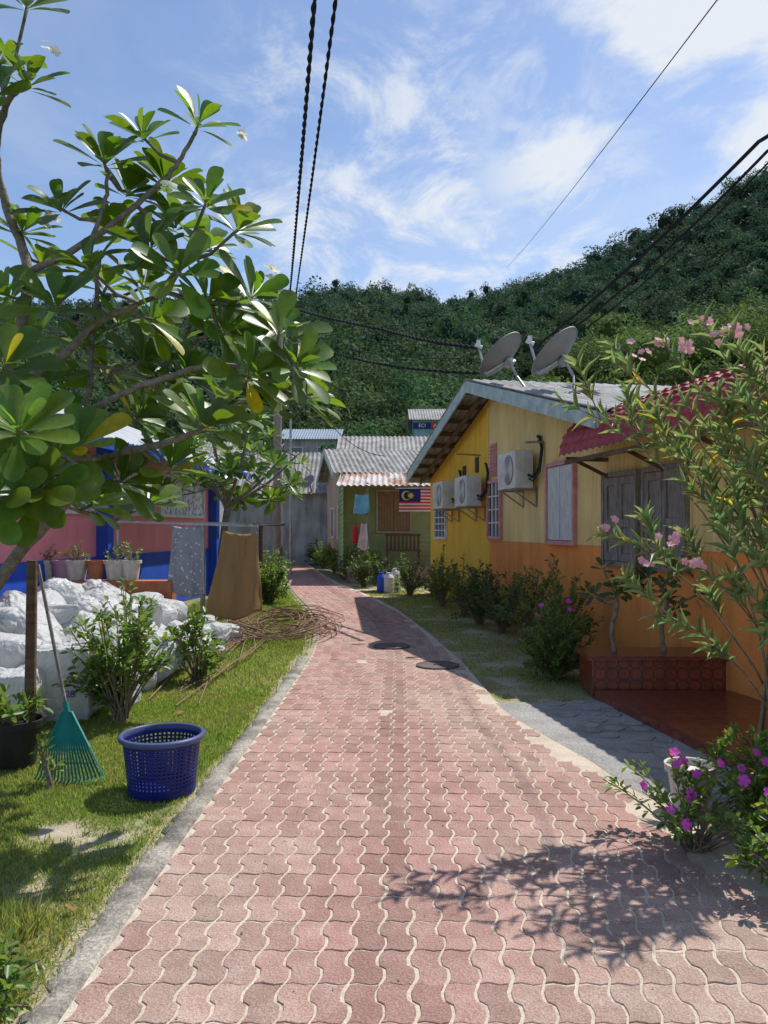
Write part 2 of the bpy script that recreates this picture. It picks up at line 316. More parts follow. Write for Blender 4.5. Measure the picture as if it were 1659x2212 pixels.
# grass
def grass(n,xr,yr,hmin,hmax,name,test,dryf=.2):
    x=rng.uniform(*xr,n);y=rng.uniform(*yr,n)
    k=test(x,y)&(sandmask(x,y)<rng.uniform(.2,.85,n)); x=x[k];y=y[k]; n=len(x); h=rng.uniform(hmin,hmax,n)*(.5+fbm(x*2,y*2,5)); w=h*.06+.0018*(y/3)
    th=rng.uniform(0,6.283,n); lean=rng.uniform(.1,.9,n)*h; th2=rng.uniform(0,6.283,n)
    z0=(fbm(x*1.5,y*1.5,9)-.5)*.025-.014
    A=np.stack([x-np.cos(th)*w,y-np.sin(th)*w,z0],-1);B=np.stack([x+np.cos(th)*w,y+np.sin(th)*w,z0],-1);T=np.stack([x+np.cos(th2)*lean,y+np.sin(th2)*lean,z0+h],-1)
    c=np.ones((n,3))*rng.uniform(.7,1.35,(n,1)); dr_=rng.random(n)<dryf; c[dr_]*=np.array([1.9,1.25,1.7])
    npmesh(name,np.stack([A,B,T],1).reshape(-1,3),np.arange(3*n).reshape(-1,3),mGrass,np.repeat(c,3,0),kind='stuff')
grass(230000,(-3.6,-.9),(1.8,7.5),.014,.036,'grass',lambda x,y:x<XL(y)-.12)
grass(110000,(-4,-.9),(7.5,20),.02,.05,'grass',lambda x,y:x<XL(y)-.06)
grass(60000,(-.6,3.2),(6.9,20),.012,.03,'grass',lambda x,y:(x>XR(y)+.03+.1*vnoise(x*5,y*5))&(x<wallX(y)-.05)&(y>7.2-.3*(x-1)),.5)
grass(14000,(-1.9,-1.25),(2.5,3.6),.05,.12,'grass_tuft',lambda x,y:((x+1.55)**2+(y-3.05)**2)<.03)
g=G()
for (x,y) in [(-1.55,4.1),(-1.9,6.3),(-1.75,6.6),(-1.25,5.9),(-2.1,3.9),(-2.2,5.3),(-1.3,3.2),(-1.62,7.4)]:
    a0=R.uniform(0,6.28); l=.04; c_,s_=math.cos(a0),math.sin(a0); g.add([(x-c_*l,y-s_*l,.03),(x+s_*.02,y-c_*.02,.02),(x+c_*l,y+s_*l,.035),(x-s_*.02,y+c_*.02,.045)],[(0,1,2,3)])
mk(g,'leaf_litter',mDry,kind='stuff')
g=G()
for _ in range(160):
    x=R.uniform(-1.9,1.7);y=R.uniform(2.3,7); s=R.uniform(.002,.006); z=.01; vs=[(x+s*math.cos(k*1.2566)*R.uniform(.6,1.3),y+s*math.sin(k*1.2566)*R.uniform(.6,1.3),z) for k in range(5)]+[(x,y,z+s)]
    g.add(vs,[(k,(k+1)%5,5) for k in range(5)])
mk(g,'gravel',mConc,kind='stuff')
# ---------------- shrubs
def bushparts(t,loc,rx,ry,h,nt,lL,mat,per=18,asp=.45,z0=.1,spread=1.0,stem=.006,droop=0,yel=.02,rseed=0,tlow=.35):
    rr=random.Random(rseed+int(loc[0]*97+loc[1]*31)); g=G(); P=[];A=[];U=[]; tips=[]
    loc=Vector(loc)
    for i in range(nt):
        th=rr.uniform(0,6.283); r=rr.random()**.5; zz=z0+(1-z0)*rr.random()**.7*math.sqrt(max(0.05,1-.75*r*r))
        e=loc+Vector((rx*r*math.cos(th),ry*r*math.sin(th),h*zz)); s=loc+Vector((rr.uniform(-.12,.12)*rx,rr.uniform(-.12,.12)*ry,0))
        m=(s+e)/2+Vector((rr.uniform(-.1,.1)*rx,rr.uniform(-.1,.1)*ry,h*.12)); pts=[]
        for k in range(6):
            q=k/5; pts.append(s*(1-q)**2+m*2*q*(1-q)+e*q*q)
        g.tube(pts,[stem*(1.6-q/5) for q in range(6)],4,cap=False)
        d=(pts[-1]-pts[-2]).normalized(); tips.append((e,d))
        for k in range(per):
            q=tlow+(1-tlow)*rr.random()**.7; f=q*5; j=min(4,int(f)); p=pts[j].lerp(pts[j+1],f-j)
            dv=Vector((rr.gauss(0,1),rr.gauss(0,1),rr.gauss(.2,.8))).normalized(); ax=(d*.5+dv).normalized()
            P.append(p+dv*lL*.2*spread);A.append(ax);U.append((rr.gauss(0,.4),rr.gauss(0,.4),1))
    n=len(P);L=lL*rng.uniform(.6,1.2,n)
    mk(g,'stem',mStem,t)
    V,Fc,C=leaves([tuple(p) for p in P],[tuple(p) for p in A],U,L,L*asp*2*.6,T_GEN,lcol(n,.35,yel))
    npmesh('foliage',V,Fc,mat,C,parent=t)
    return tips
def flower_mesh(mat,L,name):
    P=[(0,0,0)]*5; A=[(math.cos(a),math.sin(a),.15) for a in [k*2*math.pi/5 for k in range(5)]]
    V,Fc,C=leaves(P,A,[(0,0,1)]*5,[L]*5,[L*.9]*5,T_PET)
    me=bpy.data.meshes.new(name); me.from_pydata([tuple(v) for v in V],[],[tuple(map(int,f)) for f in Fc]); me.materials.append(mat); return me
meMag=flower_mesh(mMag,.027,'periwinkle_flower'); mePk=flower_mesh(mPkP,.027,'oleander_flower'); meWh=flower_mesh(mWhP,.035,'frangipani_flower')
def put_flower(me,p,d,t,s=1):
    o=bpy.data.objects.new('flower',me); COL.objects.link(o); o.parent=t; o.location=Vector(p)-WL[t]; o.rotation_euler=Vector(d).to_track_quat('Z','Y').to_euler(); o.scale=(s,s,s)
def bush(name,loc,rx,ry,h,nt,lL,mat,label,cat='shrub',group=None,**k):
    nf=k.pop('nfl',0); fm=k.pop('flw',None)
    t=thing(name,loc,label,cat,group); tips=bushparts(t,loc,rx,ry,h,nt,lL,mat,**k)
    if fm:
        tips=sorted(tips,key=lambda q:-q[0].z+q[0].y*.5)[:int(nf*1.6)]; random.Random(3).shuffle(tips)
        for p,d in tips[:nf]: put_flower(fm,p+Vector((0,-.02,.035)),Vector((R.gauss(0,.4),-1.0+R.gauss(0,.3),.8)),t,R.uniform(.85,1.2))
    return t
gr='clipped shrubs along the orange house wall'
for (x,y,rx,h,m_,nt) in ((.62,18.6,.5,1.15,mBush,60),(1.2,17.2,.3,1.05,mBush,32),(1.2,15.8,.36,1.3,mBush,38),(1.5,14.4,.36,1.2,mBush,36),(1.6,13.0,.5,1.1,mBushD,80),(1.8,11.9,.46,1.05,mBushD,66),(2.0,10.8,.5,1.2,mBush,56),(2.2,9.6,.5,1.3,mBush,60)):
    bush('garden_shrub',(x,y,0),rx,rx,h,nt,.065,m_,'leafy green shrub against the orange wall','shrub',gr,per=22)
bush('garden_shrub',(1.85,8.3,0),.42,.38,.82,140,.05,mBush,'dense round shrub with a few pink flowers','shrub',gr,per=34,flw=meMag,nfl=4,tlow=.2)
gr='hedge shrubs beside the far path'
for (x,y,rx,h) in ((-.35,19.8,.45,1.0),(-.85,21.2,.5,1.15),(-.6,22.6,.4,1.1),(-1.3,24,.5,1.2),(-1.75,26,.5,1.3),(-2.1,28,.5,1.2),(-2.7,30.5,.5,1.2),(-3.2,33,.5,1.2)):
    bush('hedge_shrub',(x+.3,y,0),rx,rx,h,60,.08,mBushD if int(y)%2 else mBush,'leafy green shrub in front of the green house','shrub',gr,per=24)
bush('garden_shrub',(-2.45,16.5,0),.55,.5,.95,90,.08,mBush,'bright green rounded shrub beside the path','shrub',per=26)
bush('garden_shrub',(-2.9,19.5,0),.6,.6,1.3,70,.09,mBush,'light green shrub near the utility pole','shrub',per=22)
bush('garden_shrub',(-2.2,6.45,0),.5,.42,1.12,50,.085,mBush,'bushy shrub with glossy light leaves before sacks','shrub',per=24,yel=.02,stem=.007)
bush('garden_shrub',(-1.95,8.1,0),.35,.3,.85,34,.085,mBush,'small leafy shrub beside the white sacks','shrub',per=20)
bush('garden_shrub',(-2.8,8.6,0),.35,.3,1.35,16,.085,mBush,'thin twiggy shrub growing up among sacks','shrub',per=12)
bush('ground_plant',(-1.33,2.55,0),.2,.2,.2,46,.045,mBush,'low small-leaved green plant beside the kerb','plant',per=16,z0=.3)
bush('ground_plant',(-2.05,4.75,0),.1,.1,.42,5,.055,mBush,'thin stray weed beside the green rake','plant',per=9)
bush('periwinkle',(1.55,3.85,0),.52,.42,.46,34,.055,mBush,'periwinkle with magenta flowers spilling onto the paving','flowering plant','periwinkle plants',per=18,z0=.35,flw=meMag,nfl=18,stem=.004)
bush('periwinkle',(1.98,4.0,0),.35,.35,.62,46,.06,mBush,'tall periwinkle with magenta flowers in a pot','flowering plant','periwinkle plants',per=20,z0=.4,flw=meMag,nfl=12,stem=.004)
bush('periwinkle',(1.82,3.42,0),.40,.25,.40,48,.055,mBush,'low periwinkle plant with scattered magenta flowers','flowering plant','periwinkle plants',per=20,z0=.4,flw=meMag,nfl=11,stem=.004)
def pot(loc,r,h,mat,label,group=None,soil=True):
    g=G(); g.rev([(0,0),(r*.68,0),(r*.72,h*.1),(r*.93,h*.84),(r*1.06,h*.85),(r*1.08,h),(r*.95,h),(r*.9,h*.85),(0,h*.85)],loc,28)
    return mk(g,'plant_pot',mat,label=label,cat='plant pot',group=group,origin=loc,smooth=False)
pot((1.74,4.4,0),.13,.26,mPotW,'cream ceramic plant pot holding a periwinkle'); pot((2.0,4.02,0),.14,.22,mDark,'black plastic plant pot holding a periwinkle')
pot((-2.47,5.2,0),.17,.32,mDark,'black plastic pot on the grass with a post')
bush('potted_plant',(-2.5,5.15,.27),.22,.2,.35,16,.08,mBush,'small leafy plant growing in a black pot','plant',per=10)
# ---------------- frangipani
def plumeria(t,branches,ros,Lf,nleaf,rs,mat=mPlu,fl=(),lean=(.3,-.6)):
    g=G(); nodes=[]
    for pts,r0,r1 in branches:
        pts=[Vector(p) for p in pts]; q=[]
        for i in range(len(pts)-1):
            p0=pts[max(i-1,0)];p1=pts[i];p2=pts[i+1];p3=pts[min(i+2,len(pts)-1)]
            for k in range(6):
                s=k/6; q.append(.5*((2*p1)+(p2-p0)*s+(2*p0-5*p1+4*p2-p3)*s*s+(3*p1-p0-3*p2+p3)*s**3)+Vector((rs.gauss(0,.004),rs.gauss(0,.004),rs.gauss(0,.004))))
        q.append(pts[-1]); rd=[r0+(r1-r0)*i/(len(q)-1) for i in range(len(q))]; g.tube(q,rd,9)
        nodes+=q[len(q)//4:]
    P=[];A=[];U=[];LL=[];CC=[]
    for c in ros:
        c=Vector(c); best=min(nodes,key=lambda n:(n-c).length+max(0,n.z-c.z)*1.2); dv=c-best
        if dv.length>.04:
            mid=best.lerp(c,.5)+Vector((0,0,-.12*dv.length)); tb=[best,best.lerp(mid,.6),mid,c.lerp(mid,.4),c]; g.tube(tb,[.015,.013,.011,.010,.011],7); ax=(c-mid).normalized()
            if dv.length>.3: nodes.append(mid)
        else: ax=Z.copy()
        ax=(ax*.5+Vector((lean[0]+rs.gauss(0,.28),lean[1]+rs.gauss(0,.22),.7))).normalized()
        e1=ax.orthogonal().normalized(); e2=ax.cross(e1); n=rs.randint(nleaf-3,nleaf+3); br=rs.uniform(.75,1.25); sz=rs.uniform(.88,1.1)
        for i in range(n):
            f=i/n; ph=i*2.39996+rs.gauss(0,.1); tl=math.radians(24+64*f**.8+rs.gauss(0,6)); d=ax*math.cos(tl)+(e1*math.cos(ph)+e2*math.sin(ph))*math.sin(tl)
            P.append(tuple(c+d*.015-ax*f*.04));A.append(tuple(d));U.append(tuple(ax-d*ax.dot(d)*1.0+Vector((rs.gauss(0,.08),rs.gauss(0,.08),rs.gauss(0,.08)))))
            LL.append(Lf*sz*rs.uniform(.78,1.12)*(.6+.4*min(1,f*3))); k=br*rs.uniform(.75,1.25); CC.append((k*rs.uniform(.85,1.2),k,k) if rs.random()>.008 else (4.5,2.2,.5))
    LL=np.array(LL); V,Fc,C=leaves(P,A,U,LL,LL*.42,T_PLU,np.array(CC))
    mk(g,'trunk',mBark,t,smooth=True); npmesh('crown',V,Fc,mat,C,parent=t,smooth=True)
    for p in fl:
        for k in range(4): put_flower(meWh,Vector(p)+Vector((rs.gauss(0,.025),rs.gauss(0,.03),rs.gauss(0,.03))),Vector((rs.gauss(.3,.5),-.6,rs.gauss(.5,.4))),t)
t=thing('frangipani_tree',(-2.65,4.7,0),'broad frangipani tree with thick grey branches over the lawn','tree')
T0=Vector((-2.6,4.7,.75))
br=[([(-2.65,4.7,0),(-2.68,4.7,.4),T0,(-2.55,4.7,1.0)],.1,.07),
 ([T0,at(0,1250,4.6),at(120,1112,4.5),at(232,992,4.4),at(330,965,4.3),at(420,935,4.2)],.045,.015),
 ([(-2.55,4.7,1.0),at(-60,1080,4.8),at(20,860,4.8),at(130,775,4.8),at(205,700,4.9),at(340,640,4.8)],.045,.015),
 ([at(20,870,4.8),at(100,900,4.6),at(190,885,4.4),at(300,835,4.4),at(460,790,4.5),at(575,800,4.6)],.026,.012),
 ([(-2.55,4.7,1.0),at(-50,1000,5),at(30,760,5),at(60,590,5),at(15,450,5.1),at(-10,330,5),at(20,215,4.8),at(55,190,4.7)],.045,.015),
 ([at(60,590,5),at(200,515,5),at(330,410,5.1),at(385,350,5.1),at(420,290,5.1)],.024,.012),
 ([at(30,1000,4.5),at(180,880,4.9),at(200,700,5.2),at(215,560,5.1)],.022,.013),
 ([at(200,515,5),at(228,430,5),at(232,370,5)],.016,.011)]
rl=[(60,180,4.7),(0,130,5),(-25,200,4.6),(308,295,5.1),(428,268,5.1),(225,350,5),(275,415,5.3),(360,395,5.4),(130,450,5),(445,440,4.7),(515,495,4.9),(322,535,4.6),(195,580,4.5),(50,500,5.2),(385,590,4.5),(450,645,4.7),(545,640,5),(605,715,4.6),(640,790,4.5),(665,860,4.9),(540,810,4.5),(590,870,4.8),(480,720,4.9),(560,740,5.1),(330,690,4.9),(120,660,4.8),(20,640,5),(440,920,4.2),(370,1010,4.5),(265,1040,4.4),(300,900,4.6),(170,960,4.2),(110,830,5),(10,790,4),(40,930,3.7),(85,1060,3.9),(-10,1080,3.8),(200,1090,4.8),(310,780,5.2),(10,1010,4.3),(400,810,5.3),(90,570,5.5),(380,490,5.4),(260,500,5.5),(440,540,5.6),(230,620,5.6),(370,740,5.7),(70,740,5.6),(60,10,4.9),(-10,870,4.2),(320,1090,5.3),(480,880,5.2),(180,750,5.3),(260,700,5.4),(420,690,5.5),(310,620,5.5),(500,660,5.6),(230,820,5.4),(350,860,5.4),(90,980,5.1),(30,700,5.4)]
rs=random.Random(11)
plumeria(t,br,[at(*r) for r in rl],.285,15,rs,fl=[at(525,292,5.0),at(103,105,4.7),at(585,592,4.9),at(115,480,5)])
t=thing('frangipani_tree',(-3.1,14.6,0),'smaller frangipani tree standing behind the washing line','tree')
b2=[([(-3.1,14.6,0),(-3.05,14.6,1.2),(-2.9,14.5,2.2)],.09,.06)]; r2=[]
for k in range(9):
    a0=k*.7+.2; e=Vector((-2.9+1.1*math.cos(a0)+.2,14.6+1.2*math.sin(a0),rs.uniform(2.8,4.1))); b2.append(([(-2.95,14.5,2.0),Vector((-2.9,14.5,2.2)).lerp(e,.5)+Vector((0,0,-.2)),e],.035,.016))
for k in range(46): 
    a0=rs.uniform(0,6.283); q=rs.random()**.5; r2.append((-3.1+1.6*q*math.cos(a0),14.6+1.5*q*math.sin(a0),rs.uniform(2.1,4.2-.7*q)))
plumeria(t,b2,r2,.28,14,rs)
for (px,bx) in ((1322,2.24),(1425,2.72)):
    t=thing('young_frangipani',(bx,7.5,.4),'young frangipani with bare crooked stem on the tiled planter','plant','young frangipanis on the tiled planter')
    bb=Vector((bx,7.5,.38)); plumeria(t,[([bb,bb+Vector((-.03,0,.25)),bb+Vector((.02,0,.5)),bb+Vector((-.06,0,.7))],.025,.015)],[bb+Vector((rs.uniform(-.3,.3),rs.uniform(-.2,.2),rs.uniform(.45,.85))) for _ in range(9)],.13,10,rs,mat=mBushD)
# ---------------- oleander
t=thing('oleander_bush',(2.35,4.75,0),'tall airy oleander with narrow leaves and pink flowers','shrub')
tips=[(1205,870,4.6),(1322,790,4.4),(1432,745,4.3),(1520,705,4.3),(1580,730,4.1),(1645,760,4),(1385,940,4.6),(1480,880,4.2),(1600,860,3.9),(1300,900,4.6),(1395,1190,4.1),(1300,1160,4.4),(1400,1340,4.2),(1570,1260,3.9),(1640,1220,3.8),(1610,1010,3.9),(1650,1380,3.8),(1540,1100,4.3),(1650,980,4.3),(1690,820,4.2),(1560,950,4.2),(1480,1050,4.4)]
g=G();P=[];A=[];U=[]
for (px,py,d) in tips:
    e=at(px,py,d); s=Vector((2.35+R.uniform(-.12,.12),4.75+R.uniform(-.12,.12),0)); hub=Vector((2.6+R.uniform(-.15,.15),4.6+R.uniform(-.2,.2),min(e.z*.65,1.5)))
    pts=[]
    for k in range(13):
        q=k/12; pts.append(s*(1-q)**2+hub*2*q*(1-q)+e*q*q+Vector((0,0,.05*math.sin(q*9))))
    g.tube(pts,[.011*(1-q/16) for q in range(13)],6)
    twigs=[pts[8:]]
    for _ in range(2):
        j=R.randint(7,11); p=pts[j]; dv=((pts[-1]-pts[j-1]).normalized()*.8+Vector((R.gauss(0,.4),R.gauss(0,.4),R.gauss(.5,.3)))).normalized(); l=R.uniform(.18,.34)
        tp=[p+dv*l*k/4+Z*(.02*k) for k in range(5)]; g.tube(tp,.004,5); twigs.append(tp)
    for tp in twigs:
        n=8; tot=len(tp)-1
        for k in range(n):
            q=(.3+.7*(k+.5)/n)*tot; j=int(q); p=tp[j].lerp(tp[min(j+1,tot)],q-j); tg=(tp[min(j+1,tot)]-tp[j]).normalized() if j<tot else dv; e1=tg.orthogonal().normalized(); e2=tg.cross(e1)
            for w in range(3):
                ph=w*2.094+k*1.05+R.gauss(0,.2); el=.55+R.gauss(0,.2); dd=tg*math.cos(el)+(e1*math.cos(ph)+e2*math.sin(ph))*math.sin(el)+Z*.2
                if R.random()<.85: P.append(tuple(p));A.append(tuple(dd));U.append(tuple(tg+Vector((0,0,.3))))
L=rng.uniform(.10,.17,len(P)); V,Fc,C=leaves(P,A,U,L,L*.125,T_OLE,lcol(len(P),.3,.02))
mk(g,'stem',mStem,t,smooth=True); npmesh('foliage',V,Fc,mOle,C,parent=t)
for (px,py,d) in ((1430,735,4.3),(1485,748,4.2),(1555,722,4.1),(1585,712,4.1),(1518,695,4.3),(1392,1215,4.1),(1450,1165,4.1),(1500,1220,4),(1310,1135,4.4),(1390,760,4.4)):
    c=at(px,py,d)
    for k in range(5): put_flower(mePk,c+Vector((R.gauss(0,.03),R.gauss(0,.02),R.gauss(0,.02))),Vector((R.gauss(0,.5),-.9,R.gauss(.5,.4))),t,R.uniform(.75,1.1))
# ---------------- orange house
fr=frame((4.5,0,0),(-.174,1,0))
U_,N_=fr.U,fr.N
hz=lambda u,z0=4.2:z0-abs(u-14.2)*.25
house=thing('orange_house',fr(12,-4,0),'yellow and orange single-storey house with corrugated roof','house')
g=G(); g.prism([(14.72,0),(19.5,0),(19.5,hz(19.5)-.05),(14.72,hz(14.72)-.05)],fr,-.14,0); mk(g,'wall',mYel,house,label='golden yellow plastered wall')
g=G(); g.prism([(2.5,0),(14.72,0),(14.72,1.37),(2.5,1.37)],fr,-.14,.0)
g.box(fr(19.44,-4.1,1.4),(.12,7.9,2.8),fr.ax); g.box(fr(9.2,-4.3,1.4),(.12,7.9,2.8),fr.ax); g.box(fr(2.56,-4.3,1.3),(.12,7.9,2.6),fr.ax); g.box(fr(11,-8.1,1.4),(17,.12,2.8),fr.ax)
mk(g,'wall',mOra,house,label='orange painted lower wall')
def siding(u0,u1,z0,zt,name='wall'):
    g=G(); p=.105; n=int((u1-u0)/p*8); vs=[];fs=[]
    prf=[0,.0,.6,1,1,1,.6,0]
    for i in range(n+1):
        u=u0+(u1-u0)*i/n; w=.026*prf[i%8]-.012
        vs+=[fr(u,w,z0),fr(u,w,zt(u))]
    for i in range(n): fs.append((2*i,2*i+2,2*i+3,2*i+1))
    g.add(vs,fs); mk(g,name,mSid,house,label='mustard corrugated siding',solid=.004)
siding(9.2,14.70,1.372,lambda u:hz(u)-.06); siding(2.5,9.2,1.372,lambda u:2.9)
g=G(); g.box(fr(14.72,.012,2.62),(.05,.05,2.5),fr.ax); mk(g,'trim',mSid,house)
roofE=G(); sl=math.sqrt(1+.0625)
for sgn in(1,-1):
    V=(U_*sgn-Z*.25).normalized(); Nn=(Z+U_*sgn*.25).normalized()
    roofE.corr(fr(14.2,.62,4.26),-N_,9,V,5.35*sl,Nn,pitch=.177,amp=.022,sub=6,rows=6)
roof=mk(roofE,'roof',mRoof,house,label='grey corrugated fibre cement roof',solid=.008,smooth=False)
g=G()
for sgn in(1,-1):
    a0=fr(14.2,.6,4.14);b0=fr(14.2+sgn*5.3,.6,4.14-5.3*.25); g.bar(a0,b0,.03,.2)
g.bar(fr(8.88,.6,2.81),fr(8.88,-8,2.81),.03,.17); g.bar(fr(19.52,.6,2.81),fr(19.52,-8,2.81),.03,.17)
mk(g,'fascia',mFas,roof,label='pale green fascia board')
g=G()
for k in range(16):
    u=9.0+k*.69; g.box(fr(u,.2,hz(u)-.02),(.06,.8,.09),fr.ax)
for sgn in(1,-1):
    g.bar(fr(14.2,.28,4.02),fr(14.2+sgn*5.2,.28,4.02-5.2*.25),.05,.09)
mk(g,'rafter',mWood,roof)
g=G(); g.prism([(2.5,2.9),(9.1,2.9),(9.1,2.98),(2.5,2.98)],fr,-8,.05); mk(g,'roof',mRoofU,house,label='flat lower roof slab')
mBrShut=M('tan_shutter',(.34,.25,.15),(.26,.19,.11),sc=6)
def window(par,f,u0,u1,z0,z1,kind,fm,n=0.0):
    w=u1-u0;h=z1-z0;uc=(u0+u1)/2;zc=(z0+z1)/2; t=.06
    g=G()
    for (a,b_,c,d) in ((uc,z1+t/2,w+2*t,t),(uc,z0-t/2,w+2*t,t),(u0-t/2,zc,t,h),(u1+t/2,zc,t,h)): g.box(f(a,n+.03,b_),(c,.07,d),f.ax)
    fo=mk(g,'window',fm,par,bevel=.004); g=G()
    if kind=='glass':
        g.box(f(uc,n+.012,zc),(w,.01,h),f.ax); mk(g,'pane',mGlass,fo); g=G()
        for k in(1,2): g.box(f(u0+w*k/3,n+.035,zc),(.03,.03,h),f.ax)
        for k in(1,2,3): g.box(f(uc,n+.035,z0+h*k/4),(w,.028,.025),f.ax)
        mk(g,'mullion',mWhite,fo)
    else:
        km={'white':mPaintW,'grey':mGrey,'brown':mBrShut}[kind]
        for s in(0,1):
            g=G(); a=u0+w*s/2+.008;b_=u0+w*(s+1)/2-.008; n_=max(3,int((b_-a)/.1))
            if kind=='grey':
                g.box(f((a+b_)/2,n+.022,zc),(b_-a,.02,h-.02),f.ax)
                for zz in (z0+.05,z0+h*.45,z1-.05): g.box(f((a+b_)/2,n+.04,zz),(b_-a,.03,.09),f.ax)
                for uu in(a+.035,b_-.035): g.box(f(uu,n+.041,zc),(.07,.03,h-.02),f.ax)
            else:
                for k in range(n_): g.box(f(a+(b_-a)*(k+.5)/n_,n+.03,zc),((b_-a)/n_-.006,.025,h-.02),f.ax)
            mk(g,'shutter',km,fo,bevel=.003)
    return fo
window(house,fr,13.98,14.62,1.46,2.42,'glass',mPink,.01); window(house,fr,17.9,18.85,1.4,2.0,'glass',mWhite)
window(house,fr,10.8,11.72,1.42,2.5,'white',mPink,.012); window(house,fr,9.06,9.82,1.2,2.22,'grey',mGrey,.018); window(house,fr,8.06,8.82,1.2,2.22,'grey',mGrey,.018)
g=G(); g.box(fr(14.4,.02,2.85),(.35,.03,.6),fr.ax)
for k in range(9): g.box(fr(14.4,.045,2.6+k*.062),(.33,.03,.02),fr.ax)
mk(g,'vent',mPink,house)
for (u,z) in ((16.4,2.75),(15.5,2.85)):
    g=G(); g.box(fr(u,.008,z),(.22,.02,.3),fr.ax); mk(g,'vent',mDark,house)
# awning
g=G(); nU=int(7.2/.16*8); vs=[]; fs=[]; rws=[]
for j in range(8):
    for s in (0,.97):
        th=(j+s)/8*math.pi/2; rws.append((.62*math.sin(th),2.46+.56*math.cos(th)**.9,.0 if s==0 else .022))
for (nn,zz,of) in rws:
    for i in range(nU+1):
        u=2.6+i/nU*7.3; w=.020*abs(math.sin(i/8*math.pi)); vs.append(fr(u,nn+.5*w+of*.6,zz+w+of))
for j in range(len(rws)-1):
    for i in range(nU): a0=j*(nU+1)+i; fs.append((a0,a0+1,a0+nU+2,a0+nU+1))
g.add(vs,fs); aw=mk(g,'awning',mRed,house,label='curved red tile awning',solid=.01)
g=G(); g.bar(fr(2.6,.55,2.42),fr(9.88,.55,2.42),.04,.05); g.bar(fr(9.86,.0,2.46),fr(9.86,.55,2.46),.04,.05)
for k in range(6): g.bar(fr(3.2+k*1.3,.0,2.2),fr(3.2+k*1.3,.52,2.44),.03,.04)
mk(g,'bracket',mWood,aw)
def ac(u,z,label):
    t=thing('air_conditioner',(0,0,0),label,'air conditioner','outdoor air conditioner units on the house wall')
    g=G(); g.box((0,.27,.29),(.84,.3,.58)); c=mk(g,'casing',mAC,t,bevel=.015)
    g=G(); g.rev([(.0,0),(.235,0)],(-.12,.424,.29),32,ax=(Vector((1,0,0)),Z,Vector((0,1,0)))); mk(g,'fan_opening',mDark,c)
    g=G()
    for r in (.04,.07,.1,.13,.16,.19,.22): g.rev([(r-.006,0),(r,.008),(r+.006,0)],(-.12,.43,.29),28,ax=(Vector((1,0,0)),Z,Vector((0,1,0))))
    for k in range(8):
        a0=k*math.pi/4; g.bar((-.12,.432,.29),(-.12+.24*math.cos(a0),.432,.29+.24*math.sin(a0)),.005,.005,up=Vector((0,1,0)))
    for k in range(9): g.box((.3,.425,.08+k*.05),(.16,.012,.022))
    for k in range(10): g.box((-.424,.27,.08+k*.046),(.012,.2,.02))
    mk(g,'grille',mAC,c)
    g=G()
    for x in(-.28,.28): g.box((x,.23,-.02),(.04,.42,.03)); g.bar((x,.02,-.28),(x,.38,-.035),.03,.02); g.box((x,.02,-.13),(.04,.02,.3))
    mk(g,'bracket',mGalv,t)
    g=G(); p=[(-.43,.2,.2),(-.55,.18,.16),(-.62,.1,.3),(-.62,.06,.6),(-.5,.05,.78),(-.4,.04,.8)]
    g.tube(p,.025,8); g.tube([(x-.02,y,z_-.06) for x,y,z_ in p],.015,6); mk(g,'pipe',mDark,t,smooth=True)
    t.location=fr(u,0,z); t.rotation_euler=(0,0,math.atan2(U_.y,U_.x)); return t
ac(12.55,2.22,'off-white outdoor air conditioner unit above the siding'); ac(15.25,2.02,'off-white outdoor air conditioner unit on the yellow wall'); ac(17.1,2.02,'off-white outdoor air conditioner unit on the yellow wall')
g=G(); g.bar(fr(15.3,0,3.02),fr(15.1,.55,3.02),.03,.03); g.bar(fr(12.0,0,2.92),fr(11.6,.45,2.86),.03,.03); mk(g,'wall_pipe',mGalv,house)
def dish(c,base,label):
    c=Vector(c);base=Vector(base); n=Vector((-.6,.33,.68)).normalized(); e1=n.orthogonal().normalized(); e2=n.cross(e1)
    t=thing('satellite_dish',base,label,'satellite dish','grey satellite dishes on the roof')
    g=G(); r=.435; g.rev([(r*k/8,.34*(r*k/8)**2/.46) for k in range(9)]+[(r+.012,.148),(r+.01,.133),(r,.133)],c-n*.12,40,ax=(e1,e2,n)); mk(g,'reflector',mDish,t,smooth=True,solid=.006)
    low=c-n*.12; g=G(); g.tube([base,base+Z*.02,low-n*.14+Vector((.08,0,-.18)),low-n*.1],.022,8); g.box(low-n*.07,(.16,.14,.1),(e1,e2,n)); g.box(base+Z*.02,(.16,.16,.03)); mk(g,'mast',mGalv,t,bevel=.003)
    foot=c+(Vector((-.35,-.1,-.42)).normalized()*.42); f=c+n*.42+Vector((-.1,-.05,-.12))
    g=G(); g.bar(low-n*.02,foot,.03,.03); g.bar(foot,f,.028,.028); mk(g,'arm',mGalv,t)
    g=G(); g.tube([f+(c-f)*.16,f,f-(c-f)*.14],[.035,.028,.03],10); g.box(f+Z*.05,(.06,.06,.09)); mk(g,'feed_horn',mWhite,t)
dish(at(1083,768,12.6),at(1150,862,12.2),'grey mesh satellite dish on a bent mast'); dish(at(1200,762,11.4),at(1240,852,11.1),'grey mesh satellite dish with white feed horn')
g=G(); g.box((2.6,7.55,.19),(1.26,.5,.34)); g.box((2.6,7.54,.375),(1.34,.58,.045)); mk(g,'tiled_planter_bench',mTile,label='low bench faced with glossy dark red tiles',cat='bench',origin=(2.6,7.55,0),bevel=.006)
